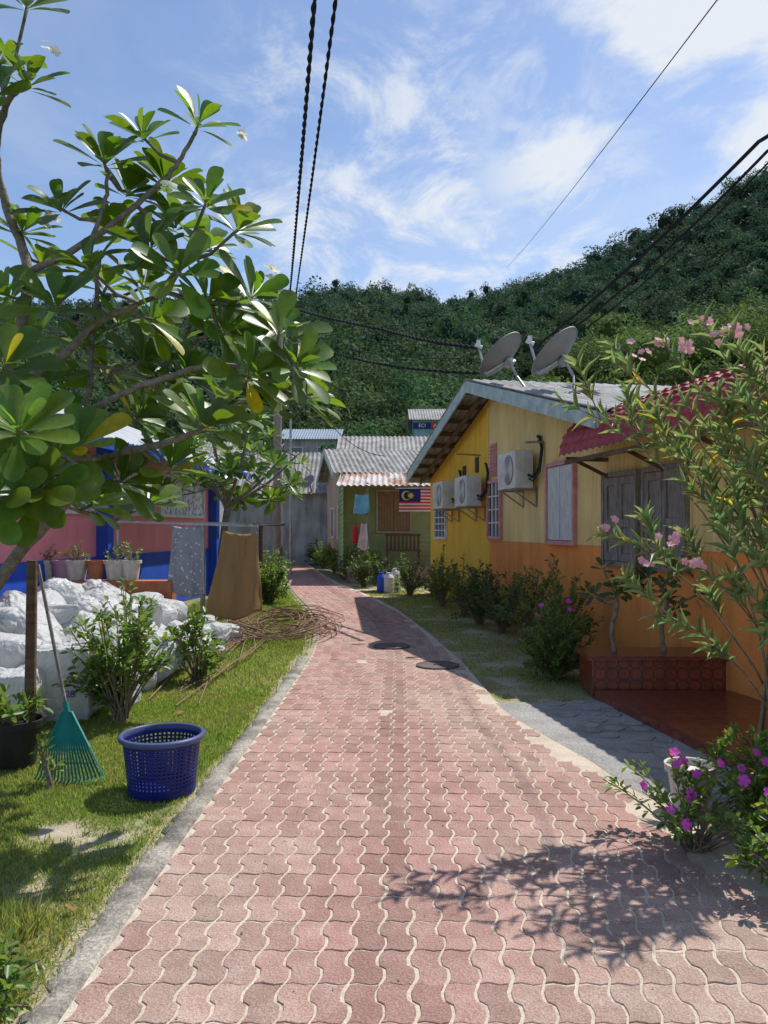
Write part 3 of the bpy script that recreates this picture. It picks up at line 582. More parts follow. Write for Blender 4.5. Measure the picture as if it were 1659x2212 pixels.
# ---------------- left pink and blue house
fl=frame((-6.37,0,0),(.114,1,0)); NL=-fl.N; fl2=lambda u,n,z: fl(u,-n,z); fl2.U=fl.U; fl2.N=NL; fl2.ax=(fl.U,NL,Z)
ph=thing('pink_house',fl2(12,-3,0),'pink and blue painted house with patterned windows','house')
g=G(); g.prism([(6,0),(19,0),(19,1.12),(6,1.12)],fl2,-.12,.03); mk(g,'wall',mBlueP,ph,label='blue painted wall base')
g=G(); g.prism([(6,1.12),(19,1.12),(19,3.0),(6,3.0)],fl2,-.12,0); g.box(fl2(18.94,-4,1.5),(.12,8,3),fl2.ax); g.box(fl2(6.06,-4,1.5),(.12,8,3),fl2.ax); mk(g,'wall',mPinkW,ph,label='bright pink painted wall')
for u in (8.5,13.3,18.9):
    g=G(); g.box(fl2(u,.1,1.5),(.22,.22,3.0),fl2.ax); mk(g,'pillar',mBlueP,ph,bevel=.01)
mLat=M('white_patterned_screen',(.8,.79,.79),(.35,.35,.4),sc=9,lo=.5,hi=.55,bump=.1)
for (u0,u1) in ((9,10.9),(11.1,13.0),(13.6,15.5),(15.8,18.4)):
    g=G(); w=u1-u0
    for (uu,zz,ww,hh) in (((u0+u1)/2,2.68,w,.08),((u0+u1)/2,1.86,w,.06),(u0+.03,2.27,.06,.8),(u1-.03,2.27,.06,.8),((u0+u1)/2,2.27,.05,.8)): g.box(fl2(uu,.03,zz),(ww,.06,hh),fl2.ax)
    fo=mk(g,'window',mWhite,ph); g=G(); g.box(fl2((u0+u1)/2,.012,2.27),(w-.1,.01,.8),fl2.ax); mk(g,'screen',mLat,fo)
g=G(); V=(-NL*1+Z*.38).normalized(); Nn=(Z+NL*.38).normalized()
g.corr(fl2(5,.75,2.98),fl.U,14.8,V,5,Nn,pitch=.177,amp=.022,rows=3); ro=mk(g,'roof',M('white_roof_sheet',(.55,.56,.57),(.42,.42,.42),sc=2,rough=.4),ph,solid=.008)
g=G(); g.bar(fl2(5,.74,2.9),fl2(19.8,.74,2.9),.03,.16); g.bar(fl2(19.8,.74,2.9),fl2(19.8,-4,4.7),.03,.16); mk(g,'fascia',mBlueP,ro)
g=G(); g.box((-4.35,11.6,.41),(2.4,.3,.82)); mk(g,'garden_wall',mTerra,label='low terracotta garden wall carrying plant pots',cat='wall',origin=(-4.35,11.6,0),bevel=.01)
for i,(px,m_,lb,r) in enumerate(((40,mPotW,'white plastic plant pot on the low wall',.2),(100,mPotW,'white plastic plant pot on the low wall',.17),(135,mPurp,'mauve plant pot on the low wall',.17),(165,mPotW,'white plastic plant pot on the low wall',.2),(208,mTerra,'terracotta plant pot on the low wall',.15),(250,mPotW,'white plastic plant pot on the low wall',.19),(285,mPotW,'white plastic plant pot on the low wall',.16))):
    x=(px-829.5)/F*11.6; y=11.6+(.0 if i%2 else -.03); pot((x,y,.82),r*.9,.3,m_,lb,'plant pots on the low wall')
    if i in(1,3,5,6): bush('potted_plant',(x,y,1.05),.2,.2,.4,9,.06,mBush,'thin twiggy plant growing in a pot','plant','plants in pots on the low wall',per=8)
# ---------------- sacks
smesh=[]
for k in range(6):
    bm=bmesh.new(); bmesh.ops.create_icosphere(bm,subdivisions=5,radius=1)
    for v in bm.verts:
        c=v.co.copy(); s=[math.copysign(abs(q)**.72,q) for q in c]; p=Vector((s[0]*.30,s[1]*.21,s[2]*.15)); q=p*5+Vector((k*9,0,0))
        q=q+Vector((noise.noise(q*.8),noise.noise(q*.8+Vector((5,0,0))),noise.noise(q*.8+Vector((0,5,0)))))*.9
        th=math.atan2(c.z,c.y); pull=max(0,abs(c.x)-.45)/.55
        wr=math.sin(th*9+noise.noise(q*1.2)*3)*.05*pull+math.sin(th*17+noise.noise(q*2)*4)*.02*pull
        fold=1-abs(noise.noise(Vector((q.x*.9,q.y*2.2,q.z*2.2))))*3
        p*=.97+.16*noise.noise(q*.45)+.035*max(fold,-.4)+wr
        if c.x>.6: e_=(c.x-.6)/.4; p.y*=1-.55*e_; p.z*=1-.6*e_; p.z+=e_*.07; p.x+=e_*.10
        v.co=p
    me=bpy.data.meshes.new('sack'); bm.to_mesh(me); bm.free(); me.materials.append(mSack); me.polygons.foreach_set('use_smooth',[True]*len(me.polygons)); smesh.append(me)
cnt=0; d=6.75
while d<11.3:
    xr0=-2.55+.05*(d-6.5); x=xr0
    while x>-4.3-(d-6.7)*.1:
        dep=min((xr0-x),(d-6.75)*.8+.1); lay=1+int(min(2,dep/.5)); 
        for l in range(max(0,lay-2),lay):
            o=bpy.data.objects.new('sack',smesh[cnt%6]); COL.objects.link(o); o.location=(x+R.uniform(-.12,.12),d+R.uniform(-.1,.1),.13+l*.2+R.uniform(-.04,.09)); o.rotation_euler=(R.gauss(0,.4),R.gauss(0,.55),R.uniform(0,6.28)); s=R.uniform(.85,1.2); o.scale=(s,s,s*R.uniform(.95,1.35))
            props(o,'crumpled white woven plastic sack in a heap','sack','heap of white woven plastic sacks',None); cnt+=1
        x-=.38
    d+=.42
bm=bmesh.new(); bmesh.ops.create_cube(bm,size=1); bmesh.ops.subdivide_edges(bm,edges=bm.edges,cuts=24,use_grid_fill=True)
for v in bm.verts:
    p=v.co.copy(); r_=1-.25*abs(p.z)**3*4; q=p*4; k=.07*noise.noise(q*.8)+.03*(1-abs(noise.noise(Vector((q.x*1.5,q.y*1.5,q.z*.7))))*2.4)+.012*(1-abs(noise.noise(q*3))*2); v.co=Vector((p.x*.46*r_,p.y*.3*r_,p.z*.62))*(1+k)
me=bpy.data.meshes.new('sack'); bm.to_mesh(me); bm.free(); me.materials.append(mSack); me.polygons.foreach_set('use_smooth',[True]*len(me.polygons))
def text(s,size,mat,mtx,parent=None,name='lettering',ex=.002):
    cu=bpy.data.curves.new(name,'FONT'); cu.body=s; cu.size=size; cu.extrude=ex; cu.align_x='CENTER'; cu.align_y='CENTER'; to=bpy.data.objects.new(name,cu); COL.objects.link(to)
    bpy.context.view_layer.update(); me=bpy.data.meshes.new_from_object(to.evaluated_get(bpy.context.evaluated_depsgraph_get())); bpy.data.objects.remove(to); me.transform(mtx); me.materials.clear(); me.materials.append(mat)
    o=bpy.data.objects.new(name,me); COL.objects.link(o); WL[o]=Vector((0,0,0)); attach(o,parent); return o
mInk=M('blue_ink',(.05,.1,.35),rough=.7)
for i,(x,y) in enumerate(((-2.68,6.5),(-2.98,6.15))):
    o=bpy.data.objects.new('sack',me); COL.objects.link(o); o.location=(x,y,.3 if i==0 else .22); o.rotation_euler=(.08,0,.15); o.scale=(1,1,1 if i==0 else .75); WL[o]=Vector(o.location)
    props(o,'upright bulging white sack with blue print','sack','heap of white woven plastic sacks',None)
    tt=text('28' ,.08,mInk,Matrix.Translation((.08,-.172,-.05))@Matrix.Rotation(math.pi/2,4,'X'),o); tt.location=(0,0,0)
# ---------------- laundry
t=thing('clothes_line',(-3.1,13.4,0),'metal pole clothes line with crossbars and thin wires','clothes line')
for (x,y,h) in ((-3.12,13.4,1.68),(-2.83,17.8,1.68)):
    g=G(); g.tube([(x,y,0),(x,y,h)],.028 if y<15 else .05,10); g.bar((x-.62,y,h),(x+.55,y,h),.05,.05); mk(g,'post',mWood if y>15 else mGalv,t)
g=G()
for k in (-.5,-.2,.15,.48): g.tube([(-3.12+k,13.4,1.7),(-2.97+k,15.6,1.66),(-2.83+k,17.8,1.7)],.004,5)
g.tube([(-5,11.5,1.75),(-4.2,12.4,1.7),(-3.7,13.4,1.7)],.004,5); g.bar((-4.0,11.6,1.70),(-1.9,11.75,1.63),.03,.03); g.tube([(-4.0,11.6,0),(-4.0,11.6,1.7)],.025,8); g.tube([(-2.75,11.7,0),(-2.75,11.7,1.64)],.028,8)
mk(g,'line',mGalv,t)
def cloth(name,tl,tr,bl,brr,mat,folds,label,cat,dpt=.05,rows=36,cols=80,sag=.03,taper=1.0):
    tl,tr,bl,brr=map(Vector,(tl,tr,bl,brr)); vs=[];fs=[]; nrm=(tr-tl).cross(tl-bl).normalized()
    for j in range(rows+1):
        q=j/rows
        for i in range(cols+1):
            s=i/cols; w=math.sin(s*folds*6.283+1.6*math.sin(s*5+q*1.6))*dpt*(.3+.7*q)+noise.noise(Vector((s*3.2+q*.9,q*2.2,len(name))))*dpt*1.8+noise.noise(Vector((s*9,q*4,3)))*dpt*.35; s2=s+.02*math.sin(q*5+s*4)
            p=tl.lerp(tr,s2).lerp(bl.lerp(brr,s2),q); p=p+nrm*w+Z*(-sag*math.sin(s*math.pi)*(1-q))+Z*(sag*math.sin(s*7+1)*q); vs.append(p)
    for j in range(rows):
        for i in range(cols): a0=j*(cols+1)+i; fs.append((a0,a0+1,a0+cols+2,a0+cols+1))
    g=G(); g.add(vs,fs); return mk(g,name,mat,label=label,cat=cat,origin=(tl+tr)/2,smooth=True,solid=.003)
cloth('hanging_blanket',at(482,1145,11.7),at(556,1150,11.8),at(442,1338,11.3),at(566,1326,11.6),mTan,1.7,'tan blanket draped over the clothes line','blanket',.035,sag=.045)
mDot=M('grey_dotted_cloth',(.28,.29,.33),(.36,.37,.41),sc=3,rough=.9,trans=.1,tcol=(1,1,1)); nt=mDot.node_tree; b_=nt.nodes['Principled BSDF']; src=b_.inputs['Base Color'].links[0].from_socket
v=nd(nt,'ShaderNodeTexVoronoi'); v.inputs['Scale'].default_value=14; tcn=nd(nt,'ShaderNodeTexCoord'); nt.links.new(tcn.outputs['Object'],v.inputs['Vector']); lt=nd(nt,'ShaderNodeMath',operation='LESS_THAN'); lt.inputs[1].default_value=.22; nt.links.new(v.outputs['Distance'],lt.inputs[0])
mx=nd(nt,'ShaderNodeMix',data_type='RGBA'); mx.inputs['B'].default_value=(.7,.7,.7,1); nt.links.new(lt.outputs[0],mx.inputs['Factor']); nt.links.new(src,mx.inputs['A']); nt.links.new(mx.outputs['Result'],b_.inputs['Base Color'])
cloth('hanging_sheet',at(372,1136,11.6),at(436,1134,11.7),at(362,1282,11.5),at(440,1290,11.6),mDot,2.4,'grey sheet with white dots on the clothes line','sheet',.035)
# ---------------- basket
c=Vector((-1.36,4.74,0)); t=thing('laundry_basket',c,'round dark blue plastic lattice basket on the grass','basket')
g=G(); nc,nr=104,26; rad=lambda q:.195+.038*q; vs=[];fs=[]
for j in range(nr+1):
    q=.05+.87*j/nr
    for i in range(nc): a0=i/nc*6.28318; vs.append(c+Vector((rad(q)*math.cos(a0),rad(q)*math.sin(a0),.34*q)))
for j in range(nr):
    for i in range(nc):
        if j%2==1 and i%2==1 and 1<j<nr-1: continue
        fs.append((j*nc+i,j*nc+(i+1)%nc,(j+1)*nc+(i+1)%nc,(j+1)*nc+i))
g.add(vs,fs); mk(g,'lattice_wall',mBlk,t,solid=.004)
g=G(); g.rev([(0,.012),(.19,.012),(.2,.0),(.202,.03)],c,48); mk(g,'base',mBlk,t,solid=.004)
g=G(); g.rev([(.231,.307),(.248,.312),(.26,.326),(.258,.342),(.242,.35),(.23,.342),(.231,.307)],c,64); mk(g,'rim',M('rim_grey_blue',(.08,.1,.22),(.06,.08,.18),rough=.4,bump=0),t,smooth=True)
# ---------------- rake
t=thing('leaf_rake',(-1.98,4.9,0),'green plastic leaf rake leaning with fan downwards','rake')
top=Vector((-2.04,4.98,.42)); g=G(); g.tube([top+Vector((.01,0,-.05)),Vector((-2.29,5.12,1.36))],.012,8); mk(g,'handle',mGrey,t)
g=G(); n=19; wd=.42
for i in range(n):
    s=(i/(n-1)-.5); e=Vector((-1.97+s*wd,4.86-.02*math.cos(s*3),.02+.05*abs(s))); m_=top.lerp(e,.55)+Vector((s*.05,-.02,0)); st=top+Vector((s*.06,0,0)); g.bar(st,m_,.012,.006); g.bar(m_,e,.011,.005); g.bar(e,e+Vector((0,-.035,-.01)),.01,.004)
for q,w in ((.3,.012),(.55,.025),(.75,.01)):
    for i in range(n-1):
        a0,b0=[top.lerp(Vector((-1.97+(k/(n-1)-.5)*wd,4.86,.02)),q)+Vector(((k/(n-1)-.5)*.06*(1-q),-.015,0)) for k in(i,i+1)]; g.bar(a0,b0,w,.006)
g.tube([top+Vector((.02,0,-.1)),top+Vector((-.02,.02,.06))],[.03,.018],8); mk(g,'fan_head',mRake,t)
g=G(); g.tube([(-2.43,5.3,0),(-2.42,5.3,.7),(-2.41,5.3,1.38)],[.042,.038,.036],10); mk(g,'wooden_post',mWood,label='dark brown wooden post standing in a black pot',cat='post',origin=(-2.43,5.3,0))
# ---------------- rusty coil
g=G(); c0=Vector((-1.55,12.0,0))
for k in range(44):
    r=R.uniform(.35,.85); ox,oy=R.gauss(-.05,.14),R.gauss(0,.35); z0=.03+k*.004; ph_=R.uniform(0,6.28); tl=R.uniform(-.06,.06)
    pts=[c0+Vector((ox+r*math.cos(ph_+a0*6.283/36),oy+r*1.7*math.sin(ph_+a0*6.283/36),z0+.04*math.sin(a0*.5+k)+.03+tl*math.cos(a0*.17))) for a0 in range(R.randint(18,36))]; g.tube(pts,.007,4,cap=False)
for k in range(16):
    s=c0+Vector((-.4+R.gauss(0,.2),-.8,.05)); e=Vector((-2.0+R.gauss(0,.35),12.2-R.uniform(2.0,5.4),.03)); g.tube([s,s.lerp(e,.5)+Vector((R.gauss(.0,.25),0,.05)),e],.006,4)
mk(g,'wire_coil',mRustW,label='coil of rusty iron wire lying on grass',cat='wire coil',origin=c0)
# ---------------- green house
f2=frame((3.5,0,0),(-.19,1,0)); gh=thing('green_house',(0,27,0),'green boarded house with corrugated roof and porch','house')
g=G()
for sgn in(1,-1):
    V=(f2.U*sgn-Z*.38).normalized(); Nn=(Z+f2.U*sgn*.38).normalized(); g.corr(f2(28.5,.35,4.45),-f2.N,7,V,2.9,Nn,pitch=.177,amp=.025,sub=5)
ro=mk(g,'roof',mRoofU,gh,solid=.01); g=G()
for sgn in(1,-1): g.bar(f2(28.5,.36,4.34),f2(28.5+sgn*2.7,.36,4.34-2.7*.38),.03,.2)
mk(g,'fascia',mFas,ro)
g=G(); g.prism([(25.9,0),(31,0),(31,3.35),(28.5,4.3),(25.9,3.35)],f2,-.15,-.05); mk(g,'wall',mSalm,gh,label='drab salmon plaster gable wall')
window(gh,f2,28.5,29.3,1.3,2.3,'brown',mWhite,-.04); window(gh,f2,26.6,27.3,1.3,2.3,'brown',mWhite,-.04)
g=G(); y0=25.4
for k in range(22): 
    z=.1+k*.15; g.add([(-1.5,y0,z),(3.6,y0,z),(3.6,y0+.03,z+.15),(-1.5,y0+.03,z+.15)],[(0,1,2,3)]); g.add([(-1.5,y0,z),(3.6,y0,z),(3.6,y0+.03,z),(-1.5,y0+.03,z)],[(0,1,2,3)])
for k in range(22):
    z=.1+k*.15; g.add([(-1.3,24.4,z),(-1.53,26,z),(-1.50,26,z+.15),(-1.27,24.4,z+.15)],[(0,1,2,3)])
mk(g,'wall',mGreenW,gh,label='pale green weatherboard wall')
f3=frame((0,y0,0),(1,0,0)); f4=lambda u,n,z:f3(u,-n,z); f4.ax=f3.ax
window(gh,f4,-.2,.85,1.5,2.8,'brown',M('cream_frame',(.5,.48,.36)))
g=G(); V=Vector((0,-1,-.2)).normalized(); g.corr(Vector((-1.4,25.5,3.42)),Vector((1,0,0)),5,V,2.9,Vector((0,-.2,1)).normalized(),pitch=.177,amp=.025,sub=5); mk(g,'porch_roof',mRust,gh,solid=.008)
for x in (-.5,2.7): 
    g=G(); g.box((x,22.9,1.5),(.09,.09,2.9)); mk(g,'post',mGrey,gh)
g=G(); g.box((1.2,24.1,.22),(4.6,2.6,.44)); mk(g,'porch_floor',mConc,gh)
t=thing('wooden_bench',(.6,24.6,.44),'dark wooden slatted bench on the green porch','bench'); g=G(); g.box((.6,24.6,.9),(1.1,.45,.05)); mk(g,'seat',mWood,t); g=G()
for k in range(9): g.box((.1+k*.125,24.83,1.15),(.06,.03,.45))
g.box((.6,24.83,1.38),(1.15,.05,.07)); mk(g,'backrest',mWood,t)
for x in(.1,1.1): g=G(); g.box((x,24.6,.67),(.06,.42,.46)); g.box((x,24.6,1.12),(.05,.42,.05)); mk(g,'leg',mWood,t)
cloth('hanging_shirt',(-.85,22.7,2.6),(-.45,22.7,2.6),(-.9,22.7,2.0),(-.42,22.7,2.05),mBlueC,2,'light blue shirt hanging at the porch','shirt',.04)
cloth('hanging_towel',(-.66,22.6,1.75),(-.5,22.6,1.75),(-.78,22.6,1.0),(-.45,22.6,.95),mWhC,2,'white towel hanging on the porch post','towel',.04)
g=G(); g.rev([(0,0),(.08,0),(.085,.03),(.085,.4),(.06,.47),(.025,.5),(.025,.56),(0,.56)],(-.85,22.8,1.15),16); g.bar((-.85,22.8,1.7),(-.72,22.8,1.74),.02,.03); g.tube([(-.85,22.75,1.68),(-.72,22.72,1.6),(-.74,22.72,1.3)],.012,6); mk(g,'fire_extinguisher',mFRed,label='red fire extinguisher hung on the porch post',cat='fire extinguisher',origin=(-.85,22.8,1.15))
# flag
fo=Vector(at(862,1056,20.5)); t=thing('flag',fo,'Malaysian flag with stripes, crescent and star','flag'); g=G(); Wf,Hf=.88,.60
wv=lambda s:.03*math.sin(s*8)
for j in range(14):
    for i in range(20):
        x0,x1=i/20*Wf,(i+1)/20*Wf; z0,z1=-j/14*Hf,-(j+1)/14*Hf; mi=2 if (j<8 and i<13) else (0 if j%2==0 else 1)
        g.add([fo+Vector((x0,wv(x0),z0)),fo+Vector((x1,wv(x1),z0)),fo+Vector((x1,wv(x1),z1)),fo+Vector((x0,wv(x0),z1))],[(0,1,2,3)],mi)
mk(g,'banner',[mFRed,mWhC,mFBlu],t); g=G(); cx_,cz_=.19,-.18; vs=[];nn=24
for k in range(nn+1):
    a0=math.radians(35)+k/nn*math.radians(290); vs.append(fo+Vector((cx_+.125*math.cos(a0),-.045,cz_+.125*math.sin(a0))))
for k in range(nn+1):
    a0=math.radians(35)+k/nn*math.radians(290); a1=math.radians(48)+k/nn*math.radians(264); vs.append(fo+Vector((cx_+.03+.1*math.cos(a1),-.045,cz_+.1*math.sin(a1))))
g.add(vs,[(k,k+1,nn+2+k,nn+1+k) for k in range(nn)])
vs=[fo+Vector((.31,-.045,cz_))]+[fo+Vector((.31+(.1 if k%2==0 else .045)*math.cos(k*math.pi/14),-.045,cz_+(.1 if k%2==0 else .045)*math.sin(k*math.pi/14))) for k in range(28)]
g.add(vs,[(0,k+1,(k+1)%28+1) for k in range(28)]); mk(g,'crescent_and_star',mFYel,t)
g=G(); g.tube([fo+Vector((-.1,0,.01)),fo+Vector((1.3,0,.02))],.012,6); mk(g,'rod',mGalv,t)
for (x,y,m_,lb,h) in ((-.05,19.3,mBlueP,'blue plastic drum beside the hedge',.5),(.12,19.2,mWhC,'white plastic jerrycan beside the hedge',.5),(.28,19.4,mPaintW,'pale plastic water container beside the hedge',.6)):
    g=G(); g.rev([(0,0),(.12,0),(.13,.03),(.13,h*.75),(.09,h*.88),(.04,h*.9),(.04,h),(0,h)],(x,y,0),16); g.tube([(x-.06,y-.05,h*.85),(x-.06,y-.05,h*.98),(x+.02,y-.05,h*.98)],.012,6); mk(g,'water_container',m_,label=lb,cat='container',origin=(x,y,0))
# ---------------- background houses
def bhouse(x0,x1,y0,y1,ze,zr,wm,rm,label,base=0,win=True):
    t=thing('village_house',((x0+x1)/2,(y0+y1)/2,base),label,'house','village houses in the background'); g=G(); ym=(y0+y1)/2
    vs=[(x0,y0,base),(x1,y0,base),(x1,y1,base),(x0,y1,base),(x0,y0,ze),(x1,y0,ze),(x1,y1,ze),(x0,y1,ze),(x0,ym,zr-.05),(x1,ym,zr-.05)]
    g.add(vs,[(0,1,5,4),(2,3,7,6),(1,2,6,9,5),(3,0,4,8,7)]); w=mk(g,'wall',wm,t); g=G(); s=(zr-ze)/(ym-y0)
    for sg in(1,-1):
        V=Vector((0,sg,-s)).normalized(); g.corr(Vector((x0-.4,ym,zr)),Vector((1,0,0)),x1-x0+.8,V,(ym-y0+.5)*math.sqrt(1+s*s),Vector((0,sg*s,1)).normalized(),pitch=.2,amp=.03,sub=4)
    mk(g,'roof',rm,t,solid=.01); nW=max(1,int((x1-x0)/1.8))
    for k in range(nW if win else 0):
        xx=x0+(x1-x0)*(k+.5)/nW; zc=base+1.6
        while zc<ze-.5:
            g=G(); g.box((xx,y0-.03,zc),(.9,.05,1.0)); wf=mk(g,'window',mWhite,t); g=G(); g.box((xx,y0-.06,zc),(.78,.02,.88)); mk(g,'pane',mGlass,wf); zc+=2.8
    return t
bhouse(-7.5,-2.55,34.5,39,3.5,5.2,mGP,mRoofU,'grey plastered house with old corrugated roof',win=False)
bhouse(-1.7,4.5,33.5,39,4.7,5.9,mGP,mRoofU,'house with wide weathered corrugated roof')
bhouse(-10.5,-6.5,27,32,3.2,4.6,mGP,mRoofU,'low grey house with corrugated roof',win=False)
bhouse(-7.5,-3.6,58,64,8.4,9.4,mGP,M('blue_grey_roof',(.24,.31,.38)),'grey house with pale blue roof on the slope')
bhouse(2.2,8,56,61,9.6,10.6,mTeal,mRoofU,'upper storey shop building with sign boards')
bhouse(-15,-9,45,52,5,7,mGP,mRoofU,'grey house among the trees'); bhouse(-2.6,1.5,48,53,6.2,7.4,mGP,mRoofU,'grey house with weathered roof on the slope')
g=G(); g.box((3.3,55.9,9.0),(2.4,.1,.42)); t=mk(g,'shop_sign',mFBlu,label='blue and red shop sign board with white letters',cat='sign',origin=(3.3,55.9,9.0)); g=G(); g.box((3.95,55.83,9.0),(1.1,.05,.38)); mk(g,'panel',mFRed,t)
for s,x in(('ECI',2.75),('ANN',3.95)): text(s,.36,mWhite,Matrix.Translation((x,55.78,9.0))@Matrix.Rotation(math.pi/2,4,'X'),t)
t=thing('hillside_house',(40,80,18),'white house with dark gabled roof among trees','house')
g=G(); g.box((39.5,80,17.0),(5,5,7)); mk(g,'wall',mWhite,t); g=G(); g.add([(36.6,77,20.2),(42.4,77,20.2),(39.5,77,23),(36.6,83,20.2),(42.4,83,20.2),(39.5,83,23)],[(0,2,5,3),(1,4,5,2),(0,1,2)]); mk(g,'roof',mDark,t,solid=.15)
for x in(38.6,40.6): g=G(); g.box((x,77.45,19),(1,.1,1.3)); mk(g,'window',mGlass,t)
# ---------------- utility pole & cables
t=thing('utility_pole',(-3.85,28,0),'tall weathered utility pole beside the path','utility pole')
g=G(); g.tube([(-3.85,28,0),(-3.85,28,5.5),(-3.75,28,10.3)],[.18,.15,.1],12); mk(g,'pole',mPole,t); g=G()
for z in (8.6,9.4,10.0): g.bar((-4.2,27.95,z),(-3.25,27.9,z),.06,.08); 
mk(g,'crossarm',mGalv,t)
for z in (8.6,9.4,10.0):
    for x in(-4.1,-3.42): g=G(); g.rev([(0,0),(.04,.0),(.05,.05),(.03,.08),(.045,.12),(0,.14)],(x,27.9,z+.04),10); mk(g,'insulator',mWhite,t)
g=G(); g.tube([(-3.2,26.5,0),(-3.2,26.5,5.6)],.04,8); mk(g,'metal_pole',mGalv,label='thin grey metal pole beside the path',cat='pole',origin=(-3.2,26.5,0))
def cable(pts,r,sag=.0,twist=False,label='black overhead cable above the houses',n=60,group='overhead cables'):
    P_=[Vector(p) for p in pts]; q=[]
    for i in range(len(P_)-1):
        m=n if not twist else max(n,int((P_[i+1]-P_[i]).length/.05))
        for k in range(m+(i==len(P_)-2)): s=k/m; q.append(P_[i].lerp(P_[i+1],s)-Z*sag*4*s*(1-s))
    g=G()
    if twist:
        dr_=(P_[-1]-P_[0]).normalized(); e1=dr_.orthogonal().normalized(); e2=dr_.cross(e1)
        for ph_ in(0,math.pi):
            pp=[];acc=0
            for i,p in enumerate(q):
                if i: acc+=(p-q[i-1]).length
                a0=acc/.62*6.283+ph_; pp.append(p+(e1*math.cos(a0)+e2*math.sin(a0))*r*.9)
            g.tube(pp,r,5)
    else: g.tube(q,r,5)
    mk(g,'power_cable',mCable,label=label,cat='cable',group=group,origin=P_[0],smooth=True)
def over(pa,px0,h,ext=1.6):
    dd=(h-1.6)/(1141/F); e=Vector(((px0-829.5)/F*dd,dd,h)); return [pa,pa+(e-pa)*ext]
tw='thick twisted black overhead cable above the path'
cable(over(Vector((-3.42,28,10.0)),676,8.6),.021,.25,True,tw); cable(over(Vector((-3.2,28,10.0)),721,8.8),.017,.2,True,tw)
cable([(-3.4,28,9.6),at(830,712,20),at(1040,752,13)],.022,.05,True); cable([(-3.3,28,8.6),at(1045,806,13.2)],.019,.3,True); cable([(-3.3,28,8.5),at(1000,775,24),at(1230,730,20)],.012,.2)
cable([at(1140,762,16),at(1640,305,9.5),at(2100,-120,5)],.026,.12); cable([at(1150,768,16),at(1659,325,9.3),at(2100,-80,5)],.020,.2); cable([at(1160,772,16),at(1659,352,9.3),at(2100,-40,5)],.012,.25)
cable([at(1095,577,60),at(1549,0,10),at(1800,-330,7)],.009,.2); cable([(-3.4,28,9.0),at(700,900,18),at(830,985,17)],.008,.2)
for (a0,b0) in (((1000,770,22),(1330,790,24)),((700,810,25),(1060,760,22)),((1140,760,13),(1330,830,12))): cable([at(*a0),at(*b0)],.009,.1)
c0=at(668,1043,33.8); g=G(); n_=Vector((-.5,-.6,.5)).normalized(); e1=n_.orthogonal().normalized(); g.rev([(.35*k/6,.9*(.35*k/6)**2) for k in range(7)],c0,24,ax=(e1,n_.cross(e1),n_)); g.tube([c0,c0+Vector((.1,.5,-.5))],.03,6); mk(g,'satellite_dish',mDish,label='small grey satellite dish on the grey wall',cat='satellite dish',origin=c0,solid=.01)
# ---------------- hill and forest
pxs=[-2500,-600,0,400,600,690,760,850,900,960,1050,1110,1180,1260,1330,1400,1440,1520,1600,1659,2200,4000]; pys=[760,650,640,640,632,622,596,603,613,630,615,596,575,545,510,480,440,415,370,345,150,100]
hx=np.array([(p-829.5)/F*260 for p in pxs]); hh=np.array([1.6+(1141-p)/F*260-9.5 for p in pys])
def hz_(x,y): s=np.clip((y-52)/208,0,1.0)**1.12; return np.interp(x,hx,hh)*s*np.where(y>260,1-(y-260)/700,1)
gx=np.linspace(-420,480,120); gy=np.linspace(52,520,90); X,Y=np.meshgrid(gx,gy); Zz=hz_(X,Y)-.1+(fbm(X*.03,Y*.03,2)-.5)*6*np.clip((Y-60)/60,0,1); idx=np.arange(X.size).reshape(X.shape)
npmesh('hill',np.stack([X,Y,Zz],-1).reshape(-1,3),np.stack([idx[:-1,:-1],idx[:-1,1:],idx[1:,1:],idx[1:,:-1]],-1).reshape(-1,4),M('hill_soil',(.04,.065,.03),(.05,.065,.03),sc=.1),kind='structure',smooth=True)
def crowns(Cn,Rd,nt,ts,colr,name,parent=None,kind=None,zs=None):
    m=len(Cn); D=unit(rng.normal(size=(m,nt,3))); D[...,2]=np.abs(D[...,2])*np.where(rng.random((m,nt))<.75,1,-.9)
    if zs is None: zs=rng.uniform(.6,1.25,m)
    w=unit(rng.normal(size=(m,10,3))); lob=np.einsum('mnk,mlk->mnl',D,w); lump=1+.65*np.max(np.clip(lob-.7,0,1)/.3,axis=2)-.32
    S3=np.stack([np.ones(m),np.ones(m),zs],1)[:,None,:]
    rad=Rd[:,None,None]*lump[...,None]*rng.uniform(.78,1.1,(m,nt,1)); Pp=Cn[:,None,:]+D*rad*S3
    nn=unit(D+rng.normal(size=D.shape)*.6); t1=unit(np.cross(nn,rng.normal(size=D.shape))); t2=np.cross(nn,t1); s=(Rd[:,None,None]*ts*rng.uniform(.6,1.4,(m,nt,1)))
    T=np.stack([Pp+t1*s,Pp-t1*s*.5+t2*s*.85,Pp-t1*s*.5-t2*s*.85],2).reshape(-1,3)
    c=colr[:,None,:]*rng.uniform(.7,1.3,(m,nt,1)); c=np.repeat(c.reshape(-1,3),3,0)
    bm=bmesh.new(); bmesh.ops.create_icosphere(bm,subdivisions=1,radius=1); iv=np.array([v.co[:] for v in bm.verts]); bf=np.array([[v.index for v in f.verts] for f in bm.faces]); bm.free()
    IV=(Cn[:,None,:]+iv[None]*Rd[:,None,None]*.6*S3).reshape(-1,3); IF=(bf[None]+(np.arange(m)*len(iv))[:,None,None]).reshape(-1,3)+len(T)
    V=np.concatenate([T,IV]); Fc=np.concatenate([np.arange(len(T)).reshape(-1,3),IF]); CC=np.concatenate([c,np.repeat(colr*.6,len(iv),0)])  # core blobs coloured darker: inner crown shade put into the colour
    return npmesh(name,V,Fc,mFor,CC,parent=parent,kind=kind)
cs=[]
y=58.
